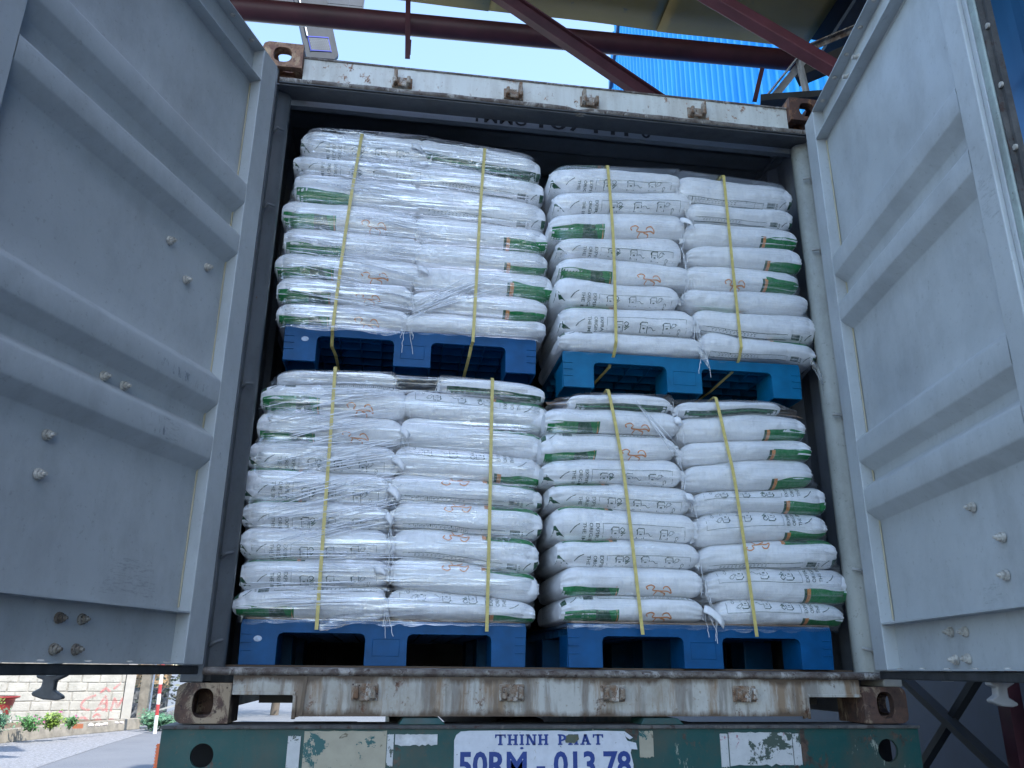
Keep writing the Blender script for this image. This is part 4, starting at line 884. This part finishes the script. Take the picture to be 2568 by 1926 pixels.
class Sack:
    def __init__(s, row, yf, seed, sa=0, sb=1):
        s.sa, s.sb = sa, sb
        s.xl, s.xr, s.tl, s.bl, s.tr, s.br = row; s.yf = yf; s.sd = seed; s.L = s.xr-s.xl
        r = random.Random(seed); s.bow = r.uniform(-.004,.006); s.dy = r.uniform(-.004,.006); s.puck = r.uniform(.6,1.2); s.tilt = r.uniform(-.006,.006)
        s.sq = (r.uniform(.38,.68), r.uniform(.38,.68))
    def taper(s, u):
        d = min(u, 1-u)*s.L/.06
        if d >= 1: return 1.
        e = s.sq[0] if u < .5 else s.sq[1]
        return e+(1-e)*(1-(1-max(d,0))**2.3)**.62
    def pt(s, u, q, off=0.):
        """front surface: u along the length, q -1 bottom .. 1 top"""
        k = s.taper(u); x = s.xl+u*s.L
        ov = max(0., abs(q)-1); q = max(-1., min(1., q))
        zt = s.tl+(s.tr-s.tl)*u; zb = s.bl+(s.br-s.bl)*u
        w_ = lambda k: .0075*noise.noise((x*3.1, k*5.3, 1.1))*2+.003*noise.noise((x*11, k*3.3, 4)); zt += w_(s.sa); zb += w_(s.sb)
        zc = (zt+zb)/2; T = (zt-zb)/2*1.02
        T *= k*(1+.03*noise.noise((x*5, s.sd*3.1, 0)))
        dd = min(u, 1-u)*s.L; T = T; zc -= .010*math.exp(-dd/.045)*s.puck
        cap = .050; a = abs(q)
        y = ov*.055+s.yf+s.dy+s.tilt*(u-.5)*2+cap*(1-(1-min(a,1)**2.5)**.5)+.035*(1-k)**1.2
        d = min(u, 1-u)*s.L
        pl = math.exp(-d/.065)                                   # gathered pleats towards the sewn ends
        y += .0042*pl*s.puck*math.sin(q*13+s.sd+2*noise.noise((x*12, q*2, s.sd)))*(1-a**4)
        y += .0085*noise.noise((x*7+s.sd*9, q*1.3, s.sd*1.7))+.0040*noise.noise((x*24, q*1.6+s.sd, s.sd))*(1-a**6)+.0022*noise.noise((x*4, q*7, s.sd*2))*(1-a**6)
        rd = noise.noise((x*17+s.sd*3, q*.7, 5.5)); y += .007*max(0, .22-abs(rd))*(1-a**4)
        return Vector((x, y-off, zc+T*q))
    def back(s, u, q, dep):
        k = s.taper(u); p = s.pt(u, q); return Vector((p.x, s.yf+dep-.058*(1-k)+(0 if abs(q) > .99 else .03*(1-q*q)), p.z))
def sack(key, i, row, yf, seed, side):
    kq = list(DATA).index(key)*10+i; s = Sack(row, yf, seed, kq, kq+1); pr = PRINT[key][i]; inner_right = key[2] == 'L'
    ordn = ['first','second','third','fourth','fifth','sixth','seventh','eighth','ninth'][i]
    kind = 'green banded' if 'g' in pr or 'G' in pr else 'pictogram printed' if 't' in pr else 'table printed' if 'c' in pr else 'green edged' if 'H' in pr else 'unprinted'
    st = {'UL':'upper left', 'UR':'upper right', 'LL':'lower left', 'LR':'lower right'}[key[:2]]
    lab = '%s white sack, %s from top in %s column of %s stack' % (kind, ordn, 'left' if key[2] == 'L' else 'right', st)
    t = thing('sack', ((s.xl+s.xr)/2, yf+.25, min(s.bl, s.br)), lab, 'sack', 'white sacks stacked on the pallets')
    NU, NQ = 76, 20; g = MB(); vs = []; ring = []
    us = [.5-.5*math.cos(math.pi*k/NU)*(.35)-.5*(1-2*k/NU)*.65 for k in range(NU+1)]
    qs = [math.sin(-math.pi/2+math.pi*k/NQ) for k in range(NQ+1)]; dep = .50 if key[:2] in ('UL','UR') or True else .5
    tops = [(.16,.0),(.33,.0)]
    for u in us:
        fr = [s.pt(u, q) for q in qs]; bk = [s.back(u, q, dep) for q in (1,.5,0,-.5,-1)]
        k = s.taper(u); tp_ = [Vector((fr[-1].x, yf+.058+ (dep-.058)*w_, fr[-1].z+.004*k*math.sin(w_*3.14))) for w_ in (.33,.66)]
        bt = [Vector((fr[0].x, yf+.058+(dep-.058)*w_, fr[0].z-.002)) for w_ in (.66,.33)]
        vs.append(fr+tp_+bk+bt)
    n = len(vs[0])
    allv = [v for r_ in vs for v in r_]
    fs = [(a*n+b, (a+1)*n+b, (a+1)*n+(b+1) % n, a*n+(b+1) % n) for a in range(NU) for b in range(n)]
    g.add(allv, fs, 0, True)
    for e in (0, NU):
        c_ = sum(vs[e], Vector())/n; c_.x += (.006 if e else -.006); g.add(vs[e]+[c_], [((k+1) % n, k, n) if e == 0 else (k, (k+1) % n, n) for k in range(n)], 0, True)
    # ---- printing mapped on the curved front
    def dec(pts, faces, mi, off=.0011):
        g.add([s.pt(min(max(u, .001), .999), q, off) for u, q in pts], faces, mi)
    def area(u0, u1, q0, q1, mi, nu=14, nq=5, off=.0011, skew=0., ragl=0, rag=0.):
        P_ = []; 
        if q0 < -.98:
            th1 = math.asin(max(-.999, min(.999, q1))); ql = [-1.45, -1.2, -1.0]+[math.sin(-math.pi/2+(th1+math.pi/2)*k/6) for k in range(1, 7)]; nq = len(ql)-1
        else: ql = [q0+(q1-q0)*b/nq for b in range(nq+1)]
        for a in range(nu+1):
            for b in range(nq+1):
                fq = b/nq; uu = u0+(u1-u0)*a/nu+skew*fq*(a/nu); wq = rag*noise.noise((uu*5, s.sd*2.2, 3)) if b == nq else 0; P_.append((uu, ql[b]+wq))
        dec(P_, [(a*(nq+1)+b, (a+1)*(nq+1)+b, (a+1)*(nq+1)+b+1, a*(nq+1)+b+1) for a in range(nu) for b in range(nq)], mi, off)
    def line(pts, wd, mi=1, off=.0013):
        out = []
        for k in range(len(pts)-1):
            a, b = pts[k], pts[k+1]; nseg = max(1, int(math.hypot((b[0]-a[0])*s.L, (b[1]-a[1])*.05)/.012))
            out += [(a[0]+(b[0]-a[0])*j/nseg, a[1]+(b[1]-a[1])*j/nseg) for j in range(nseg)]
        out.append(pts[-1]); H = (s.tl-s.bl)/2
        m2 = [(u*s.L, q*H) for u, q in out]; v2, f2 = ribbon2d(m2, wd); dec([(a/s.L, b/H) for a, b in v2], f2, mi, off)
    H = (s.tl-s.bl+s.tr-s.br)/4
    def txt(word, uc, q0, hgt, upd=False, mi=1):
        v, f, asp = TXT[word]; ln = hgt*asp*.92; P_ = []
        for a, b in v:
            z_ = -a*ln/H if not upd else a*ln/H
            uu = uc+(b-.5)*hgt/s.L*(1 if not upd else -1)
            P_.append((uu, q0+z_))
        keep = [fc for fc in f if all(-1.25 < P_[k][1] < 1.1 for k in fc)]
        dec(P_, keep, mi, .0013)
    mir = key[2] == 'R' and key not in ()         # sacks of the right column lie the other way round
    mu = (lambda u: 1-u) if mir else (lambda u: u)
    def A2(u0, u1, q0, q1, mi, **k_):
        a, b = sorted((mu(u0), mu(u1))); area(a, b, q0, q1, mi, **k_)
    qb = [-.52,-.34,-.22,-.42,-.12][seed % 5]
    if 'g' in pr:
        if key[2] == 'L':
            e0 = .005+.03*((seed*7) % 3)/3; area(e0, .40, -.995, qb, 2, nu=20, rag=.25); area(.24, .385, -.995, qb-.02, 3, off=.0014, nu=8, skew=-.06, rag=.25); area(.385, .41, -.995, qb, 4, off=.0016, nu=2, skew=-.03)
        else:
            area(.70, .995, -.995, qb, 2, nu=16, rag=.3); area(.665, .70, -.995, qb, 3, nu=3); area(.685, .712, -.995, qb, 4, off=.0016, nu=2)
    if 'G' in pr: area(.02, .42, -.995, -.45, 2, nu=14, rag=.3)
    if 'j' in pr or 'J' in pr:
        up_ = 'J' in pr; o_ = .60 if key[2] == 'L' else .34; f_ = (lambda q: q) if not up_ else (lambda q: -q)
        sw = smooth_line([(0,.13),(-.012,.3),(.02,.42),(.045,.28),(.035,.08),(.085,.02),(.14,.03),(.17,-.08),(.158,.18),(.14,.34),(.115,.30),(.108,.16)], 4)
        line([(o_+a, f_(-.72+b)) for a, b in sw], .0044, 4)
        sw = smooth_line([(.062,-.02),(.05,-.22),(.075,-.32),(.12,-.30),(.125,-.14),(.09,-.03)], 4); line([(o_+a, f_(-.72+b)) for a, b in sw], .0038, 4)
    if 't' in pr or 'T' in pr:
        up_ = 'T' in pr; sg = -1 if up_ else 1; mm = (lambda u: 1-u) if up_ else (lambda u: u)
        q0 = [-.06,-.22,.04,-.34,-.14,-.02,-.26][seed % 7]
        line([(mm(.345), -sg*1.1), (mm(.345), sg*q0), (mm(.93), sg*(q0+.03)), (mm(.93), -sg*1.1)], .0015)
        for w_, uc in (('THE IMP', .215), ('ORIGINA', .262), ('EXPIRA', .308)): txt(w_, mm(uc), sg*q0, .0135, up_)
        line(smooth_line([(mm(.115), -sg*.62), (mm(.145), -sg*.32), (mm(.18), -sg*.14)], 3), .003)
        for k, uc in enumerate((.43, .61, .78)):
            bx_ = [(-.022,-.9),(-.022,-.36),(-.014,-.28),(.026,-.28),(.03,-.9)]
            line([(mm(uc+a), sg*b) for a, b in bx_], .0032); line([(mm(uc+a), sg*b) for a, b in [(-.012,-.9),(-.012,-.5),(.018,-.5),(.018,-.9)]], .0016)
            line([(mm(uc+a), sg*b) for a, b in [(-.03,-.42),(-.022,-.42)]], .006); line([(mm(uc+a), sg*b) for a, b in [(-.006,-.66),(.01,-.66)]], .004)
            if k == 0: line([(mm(uc+a), sg*b) for a, b in smooth_line([(.034,-.44),(.05,-.30),(.068,-.42),(.055,-.58),(.04,-.5)], 3)], .003); line([(mm(uc+a), sg*b) for a, b in [(.04,-.66),(.075,-.6),(.045,-.78)]], .004, 3)
            if k == 1: line([(mm(uc+a), sg*b) for a, b in smooth_line([(.036,-.62),(.055,-.58),(.075,-.74),(.09,-.70)], 3)], .0018)
            if k == 2: line([(mm(uc+a), sg*b) for a, b in smooth_line([(.034,-.6),(.046,-.36),(.062,-.34),(.066,-.5),(.046,-.6),(.036,-.66)], 3)], .0016); line([(mm(uc+a), sg*b) for a, b in [(.064,-.3),(.078,-.44)]], .0016)
        txt('Co', mm(.875), sg*-.66, .011, up_)
        if not up_: dec([(0,-1.2),(.03,-1.2),(.07,-1.2),(.0,-.97),(.035,-.97),(.10,-.97),(0,-.8),(.03,-.8),(.075,-.8),(0,-.55),(.02,-.5),(.045,-.6),(0,-.25),(.012,-.2),(.02,-.3)], [(0,1,4,3),(1,2,5,4),(3,4,7,6),(4,5,8,7),(6,7,10,9),(7,8,11,10),(9,10,13,12),(10,11,14,13)], 3)
    if 'q' in pr: area(.04, .37, .80, .992, 2, nu=14, nq=3); area(.37, .395, .80, .992, 4, nu=2, nq=3, off=.0014); area(.395, .425, .80, .992, 3, nu=2, nq=3)
    if 'c' in pr or 'C' in pr:
        up_ = 'C' in pr; sg = 1 if up_ else -1; mm = (lambda u: 1-u) if up_ else (lambda u: u); lo = sg*.93; hi = sg*.66 if not up_ else sg*.70
        line([(mm(.06), lo), (mm(.06), hi), (mm(.74), hi), (mm(.74), lo), (mm(.06), lo)], .0015)
        for k in range(15):
            uu = .10+k*.028; line([(mm(uu), lo), (mm(uu), hi)], .0014 if k % 5 else .0034)
            if 0 < k < 14: line([(mm(uu+.008), sg*.76), (mm(uu+.02), sg*.76)], .0016); line([(mm(uu+.008), sg*.84), (mm(uu+.018), sg*.84)], .0014)
        for k in (.58,.66): line([(mm(k), lo), (mm(k), hi)], .0014)
        for k in range(6): line([(mm(.775), sg*(.62+.05*k)), (mm(.845), sg*(.62+.05*k))], .0011+.0009*(k % 3))
        txt('69238', mm(.862), hi if not up_ else hi, .008, up_)
        line(smooth_line([(mm(.89), sg*.86), (mm(.91), sg*.66), (mm(.94), sg*.5)], 3), .0026)
        area(*(sorted((mm(.965), mm(.998)))), *(sorted((lo, sg*.45))), 3, nu=3)
    if 'H' in pr:
        u0, u1 = (.06,.96) if i == 0 else (.62,.965)
        if i == 0: area(u0, u1, -.96, -.42, 3, nu=18); area(u0+.02, u1-.1, -.8, -.70, 2, nu=12, off=.0015)
        else: area(u0, u1, .62, .99, 2, nu=14, nq=4); area(.60, .63, .66, .99, 4, nu=2, nq=4, off=.0015); area(.67, .80, .7, .99, 3, nu=6, nq=3, off=.0014)
    obj('sack_body', g, SACK, t)
    # ---- sewn end hem and loose threads on the end facing the middle of the stack
    r = random.Random(seed*7+1); ue = 1 if inner_right else 0; sx = 1 if inner_right else -1
    for (uu, sgn, vis) in ((ue, sx, True), (1-ue, -sx, r.random() < .6)):
        if not vis: continue
        g = MB(); top = s.pt(.999 if uu else .001, .85); bot = s.pt(.999 if uu else .001, -.85); L_ = .013+r.random()*.022 if uu == ue else .010
        vs_ = []; nz = 8; cv = r.uniform(-.012,.004) if uu == ue else .004
        for a in range(nz+1):
            f_ = a/nz; b0 = top.lerp(bot, f_)
            for b in range(4):
                e = b/3; vs_.append(b0+Vector((sgn*(L_*e*(.75+.5*noise.noise((a*.6, seed, 0)))-.004), cv*e*e*2-.004*e+.0025*math.sin(f_*15+seed)*e-.002, -.010*e*(1 if uu == ue else 0)+.006*(f_-.5)*e*sgn)))
        fs_ = [(a*4+b, a*4+b+1, (a+1)*4+b+1, (a+1)*4+b) for a in range(nz) for b in range(3)]
        g.add(vs_, fs_, 0, True); h = obj('sewn_hem', g, M['sack'], t); sm_ = h.modifiers.new('solid', 'SOLIDIFY'); sm_.thickness = .0012
    if r.random() < .55 or i == len(DATA[key])-1:
        g = MB()
        for q in range(r.choice((1,2,2,3))):
            p = s.pt(.985 if inner_right else .015, r.uniform(-.4,.6))+Vector((sx*.012, -.006, 0)); ln = r.uniform(.05,.14); pts = [p]
            for k in range(9): p = p+Vector((r.uniform(-.004,.004)+.0015*sx, r.uniform(-.0012,.0004), -ln/9)); pts.append(p)
            g.tube(pts, .0011, 5)
        obj('loose_thread', g, M['thread'], t)
    return s
SK = {}
n_ = 0
for key, rows in DATA.items():
    SK[key] = []
    for i, row in enumerate(rows):
        n_ += 1; SK[key].append(sack(key, i, row, YF[key[:2]], n_, 1))
# a few large folded hem tags in the middle seams
TAGS = [('LLL',2,.02,.035,-.030),('LLL',3,.012,.055,-.02),('LLL',4,.02,.05,-.028),('LLL',5,.012,.03,-.03),('LLL',7,-.03,.045,.03),('URL',2,-.005,.06,.015),('LRL',8,.02,.075,-.03),('ULL',5,.0,.05,.01),('LRL',1,-.01,.03,.03),('LRL',4,-.01,.035,.02),('ULL',0,-.05,.05,.01)]
for key, i, dx, sz, tw in TAGS:
    s = SK[key][i]; p = s.pt(.985, 0)+Vector((dx, -.012, 0)); g = MB(); vs_ = []
    for a in range(6):
        for b in range(4):
            f_, e = a/5, b/3
            vs_.append(p+Vector((-.012+sz*f_*.9+tw*.3*e, -.006-.010*math.sin(f_*2.2)-.003*e, .020-.026*e-(sz*.55)*f_*f_+tw*.5*f_)))
    g.add(vs_, [(a*4+b, (a+1)*4+b, (a+1)*4+b+1, a*4+b+1) for a in range(5) for b in range(3)], 0, True)
    par = [o for o in bpy.data.objects if o.get('category') == 'sack' and abs(o.location.x-(s.xl+s.xr)/2) < 1e-6 and abs(o.location.z-min(s.bl, s.br)) < 1e-6][0]
    h = obj('folded_hem', g, M['sack'], par); sm_ = h.modifiers.new('solid', 'SOLIDIFY'); sm_.thickness = .0014

# ------------------------------------------------------------------ stretch film, straps, top sheets
def column_at(key, x):
    st = key[:2]; return 'L' if x < (SK[st+'L'][3].xr+SK[st+'R'][3].xl)/2 else 'R'
def hull(st, z):
    xl = min((s.xl for s in SK[st+'L'] if min(s.bl,s.br)-.05 < z < max(s.tl,s.tr)+.05), default=SK[st+'L'][-1].xl)
    xr = max((s.xr for s in SK[st+'R'] if min(s.bl,s.br)-.05 < z < max(s.tl,s.tr)+.05), default=SK[st+'R'][-1].xr)
    return xl, xr
def stretch(st, zlo, label, amp, ang):
    L, Rr = SK[st+'L'], SK[st+'R']; yf = YF[st]
    t = thing('stretch_wrap', ((L[4].xl+Rr[4].xr)/2, yf, zlo), label, 'plastic wrap', 'clear wrap round the stacks')
    topf = lambda x: (L[0].tl+(L[0].tr-L[0].tl)*(x-L[0].xl)/L[0].L if x < L[0].xr else (Rr[0].tl+(Rr[0].tr-Rr[0].tl)*(x-Rr[0].xl)/Rr[0].L if x > Rr[0].xl else (L[0].tr+Rr[0].tl)/2-.01))
    NZ, NP = 150, 170; g = MB(); vs_ = []
    seams = {c: [( (s.bl+s.br)/2) for s in SK[st+c]] for c in 'LR'}
    for a in range(NZ+4):
        over = max(0, a-NZ); f_ = min(a, NZ)/NZ
        xc = .5*(L[0].xl+Rr[0].xr)
        for b in range(NP+1):
            w_ = b/NP
            z0 = zlo+(topf(xc)-zlo)*f_; xl, xr = hull(st, z0)
            # smooth hull
            xl = sum(hull(st, z0+d)[0] for d in (-.04,0,.04))/3-.006; xr = sum(hull(st, z0+d)[1] for d in (-.04,0,.04))/3+.006
            if w_ < .1: q = w_/.1; x = xl+.022*max(0,q-.6)/.4; y = yf+.36-(.33)*q
            elif w_ > .9: q = (1-w_)/.1; x = xr-.022*max(0,q-.6)/.4; y = yf+.36-(.33)*q
            else:
                q = (w_-.1)/.8; x = xl+.022+(xr-xl-.044)*q; e = min(q, 1-q)*(xr-xl); y = yf-.009+.039*math.exp(-e/.018)
            zt = topf(min(max(x, L[0].xl), Rr[0].xr))+.004
            e2 = min(max(x-L[0].xl,0), max(Rr[0].xr-x,0)); zt -= .02*math.exp(-e2/.03)
            z = zlo+(zt-zlo)*f_
            c_ = 'L' if x < (L[3].xr+Rr[3].xl)/2 else 'R'
            ds = min(abs(z-q_) for q_ in seams[c_]); y += .010*math.exp(-(ds/.022)**2)
            zz = z+math.tan(ang)*x
            wr = amp*(noise.noise((x*2.2, zz*34, 1.5))+.6*noise.noise((x*5, zz*90, 7.7)))
            ct = noise.noise((x*3, z*3, 9)); wr += amp*.5*max(0, ct)*noise.noise((x*60, z*60, 2))
            if w_ < .12 or w_ > .88: x += wr*(-1 if w_ < .5 else 1)
            y += wr
            if f_ > .985: y += .03*(f_-.985)/.015
            if over: y = max(y, yf+.03)+over*.12; z = zt+.003*noise.noise((x*9, y*9, 0)); x = max(min(x, L[0].xr*0+xr-.03), xl+.03)
            if a < 3: z -= .006*abs(noise.noise((x*11, 3, 3)))*(3-a)
            vs_.append((x, y, z))
    n = NP+1
    g.add(vs_, [(a*n+b, a*n+b+1, (a+1)*n+b+1, (a+1)*n+b) for a in range(NZ+3) for b in range(NP)], 0, True)
    obj('film', g, FILM[st], t); return t
fl = {'UL': stretch('UL', 1.415, 'tight wrinkled clear film round the upper left stack, heavily streaked', .0030, .16),
      'UR': stretch('UR', 1.345, 'thin clear film round the upper right stack, nearly invisible', .0014, .02),
      'LL': stretch('LL', .312, 'clear film with long fanned streaks round the lower left stack', .0028, -.14),
      'LR': stretch('LR', .308, 'thin clear film round the lower right stack, shiny near its top', .0014, .3)}
# twisted film tails
def tail(st, pts, rad, label='film_tail'):
    g = MB(); P_ = smooth_line(pts, 6); n = 12
    rr = smooth_line([(r_,) for r_ in rad], 6); vs_ = []
    for a, p in enumerate(P_):
        for k in range(n):
            th = k*6.2832/n; r_ = rr[min(a, len(rr)-1)][0]*(1+.5*noise.noise((a*.8, k*1.3, 4)))
            vs_.append((p[0]+.004*noise.noise((a*.9,k,1)), p[1]+math.cos(th)*r_*.5, p[2]+math.sin(th)*r_))
    g.add(vs_, [(a*n+k, a*n+(k+1) % n, (a+1)*n+(k+1) % n, (a+1)*n+k) for a in range(len(P_)-1) for k in range(n)], 0, True); obj(label, g, FILM['LL'], fl[st])
tail('LL', [(-.815,.158,.300),(-.77,.158,.312),(-.68,.160,.330),(-.56,.162,.345),(-.40,.165,.352)], [.016,.022,.014,.007,.003])
tail('UL', [(-1.02,.160,1.405),(-.9,.158,1.402),(-.78,.158,1.407),(-.66,.158,1.398),(-.6,.158,1.405)], [.004,.013,.006,.012,.004])
tail('UR', [(.58,.08,1.375),(.61,.075,1.335),(.625,.078,1.29)], [.016,.022,.008])
tail('UR', [(1.06,.085,1.36),(1.09,.08,1.30),(1.10,.085,1.25)], [.016,.024,.01])
# long film ridges along creases, near-white so highlights are put into the colour
def creases(st, lines, r0=.0018, mat=None):
    g = MB()
    for a, b in lines:
        a = Vector((a[0], YF[st]-.0135, a[1])); b = Vector((b[0], YF[st]-.0135, b[1])); m_ = a.lerp(b, .5)+Vector((0,-.0015,.004)); pts = [a, a.lerp(m_, .5)+Vector((0,0,.0015)), m_, m_.lerp(b, .5)+Vector((0,0,.0015)), b]
        g.tube(pts, [r0*.2, r0, r0*1.2, r0, r0*.2], 5)
    cm = N('crease_glint_'+st.lower()); cm.set((.86,.88,.92), .12, spec=1); cm.l(cm.ramp(cm.noise(9, detail=4), .40, .56, .1, .95), cm.b.inputs['Alpha'])
    obj('crease_glint', g, cm.mat, fl[st])
rc = random.Random(5); ls = []
for k in range(110):
    z0 = rc.uniform(.36,1.15); x0 = rc.uniform(-1.10,-.85); ln = rc.uniform(.15,.50); sl = (.78-z0)*.10+rc.uniform(-.02,.02) if z0 < .55 else rc.uniform(.10,.38)
    ls.append(((x0, z0), (x0+ln, min(1.17, z0+ln*sl))))
creases('LL', ls)
ls = []
for k in range(90):
    z0 = rc.uniform(1.47,2.28); x0 = rc.uniform(-1.07,-.75); ln = rc.uniform(.12,.45); ls.append(((x0, z0), (x0+ln, z0+ln*rc.uniform(-.22,-.02))))
for k in range(12): z0 = rc.uniform(1.44,1.5)+k*.002; ls.append(((-.62+rc.uniform(0,.05), z0), (-.25+rc.uniform(-.06,.1), z0+.19+rc.uniform(-.03,.03))))
creases('UL', ls)
creases('LR', [((.305,1.15),(.47,.94)),((.31,1.15),(.482,.93)),((.315,1.15),(.50,.86)),((.32,1.14),(.47,.98))], .0014)

def strap(st, pts, label, tail_pts):
    yf = YF[st]-.0155; g = MB(); P_ = [(a, yf, b) for a, b in pts]; P_ = smooth_line(P_, 14)
    top = P_[0]; line_ = [(top[0]+.01, top[1]+.30, top[2]+.012), (top[0]+.003, top[1]+.06, top[2]+.012), (top[0], top[1]+.012, top[2]+.008)]+P_+tail_pts
    vs_ = []
    for i, p in enumerate(line_):
        a = Vector(line_[max(i-1,0)]); b = Vector(line_[min(i+1,len(line_)-1)]); d = (b-a).normalized(); s_ = Vector((1,0,0)); s_ = (s_-d*s_.dot(d)).normalized(); nn = d.cross(s_)
        w_ = .0062; p = Vector(p); p.y += .0012*noise.noise((p.x*5, p.z*40, 3))
        vs_ += [p-s_*w_-nn*.0004, p+s_*w_-nn*.0004, p+s_*w_+nn*.0004, p-s_*w_+nn*.0004]
    fs_ = [(i*4+k, i*4+(k+1) % 4, (i+1)*4+(k+1) % 4, (i+1)*4+k) for i in range(len(line_)-1) for k in range(4)]+[(0,1,2,3)]
    g.add(vs_, fs_); tag(obj('packing_strap', g, M['strap']), label, 'strap', 'yellow straps tied round the stacks')
strap('UL', [(-.807,2.30),(-.83,2.0),(-.847,1.7),(-.859,1.393)], 'yellow strap left over the upper left stack', [(-.86,.192,1.383),(-.862,.225,1.355),(-.85,.30,1.345),(-.84,.9,1.342)])
strap('UL', [(-.284,2.285),(-.297,2.0),(-.305,1.7),(-.314,1.384)], 'yellow strap right over the upper left stack', [(-.318,.192,1.375),(-.322,.23,1.345),(-.326,.35,1.325),(-.33,.9,1.32)])
strap('UR', [(.236,2.20),(.246,1.95),(.249,1.75),(.245,1.39)], 'yellow strap left over the upper right stack', [(.243,.11,1.345),(.235,.16,1.31),(.20,.30,1.28),(.17,.8,1.27)])
strap('UR', [(.754,2.205),(.757,1.95),(.759,1.72),(.764,1.40)], 'yellow strap right over the upper right stack', [(.763,.11,1.355),(.752,.16,1.32),(.71,.30,1.28),(.66,.8,1.27)])
strap('LL', [(-.836,1.243),(-.833,1.0),(-.830,.7),(-.825,.288)], 'yellow strap left over the lower left stack', [])
strap('LL', [(-.234,1.233),(-.235,1.0),(-.236,.65),(-.239,.29)], 'yellow strap right over the lower left stack', [])
strap('LR', [(.207,1.185),(.235,1.02),(.262,.80),(.303,.284)], 'yellow strap left over the lower right stack', [])
strap('LR', [(.64,1.178),(.668,1.0),(.694,.80),(.725,.283)], 'yellow strap right over the lower right stack', [])

def topsheet(name, x0, x1, yf, zf, mat, label, cat, front=.02, droop=.012):
    g = MB(); vs_ = []; nx, ny = 40, 12
    for a in range(nx+1):
        for b in range(ny+1):
            x = x0+(x1-x0)*a/nx; e = b/ny; y = yf+front+e*.6; z = zf(x)+.006+.010*noise.noise((x*9, y*7, 2))-droop*(1-e)**6*1.5+.012*math.sin(min(e*6,1.57))
            vs_.append((x, y, z))
    n = ny+1; g.add(vs_, [(a*n+b, (a+1)*n+b, (a+1)*n+b+1, a*n+b+1) for a in range(nx) for b in range(ny)], 0, True)
    tag(obj(name, g, mat), label, cat); 
bmp = lambda x, c, w_, h: h*math.exp(-((x-c)/w_)**2)
topsheet('cardboard_sheet', -.02, 1.03, .095, lambda x: 1.165+bmp(x,.28,.22,.035)+bmp(x,.73,.24,.028), M['cardboard'], 'crumpled brown cardboard covering the top of the lower right stack', 'cardboard', .045, .03)
nb = N('dark_netting'); ck = nb.ramp(nb.noise(230, detail=2), .48, .54); nb.bump(nb.noise(160), .8, .004); NET = nb.set(nb.mix(ck, (.035,.033,.035), (.12,.12,.125)), .5)
topsheet('dark_netting', -1.0, -.04, .175, lambda x: (1.235 if x < -.62 else 1.235-.02*(x+.62)) -bmp(x,-.53,.07,.03), NET, 'dark netting over the top of the lower left stack', 'netting', .05, .03)
topsheet('dark_netting', -.98, -.05, .175, lambda x: 2.335-(.055*max(0, (x+.45)/.4))+bmp(x,-.5,.14,.012), NET, 'dark netting over the top of the upper left stack', 'netting', .03, .01)
for nm, x0, x1, yf, z, lb in (('cardboard_sheet', -1.07, -.10, .205, .3235, 'thin brown cardboard edge between the lower left pallet and its sacks'), ('cardboard_sheet', .055, 1.025, .118, .3235, 'thin brown corrugated edge between the lower right pallet and its sacks')):
    g = MB(); g.box(x0, yf, z, x1, yf+.9, z+.004)
    for k in range(120): x = x0+(x1-x0)*k/120; g.box(x, yf-.003, z-.0005, x+.004, yf-.0003, z+.003)
    tag(obj(nm, g, M['cardboard']), lb, 'cardboard')
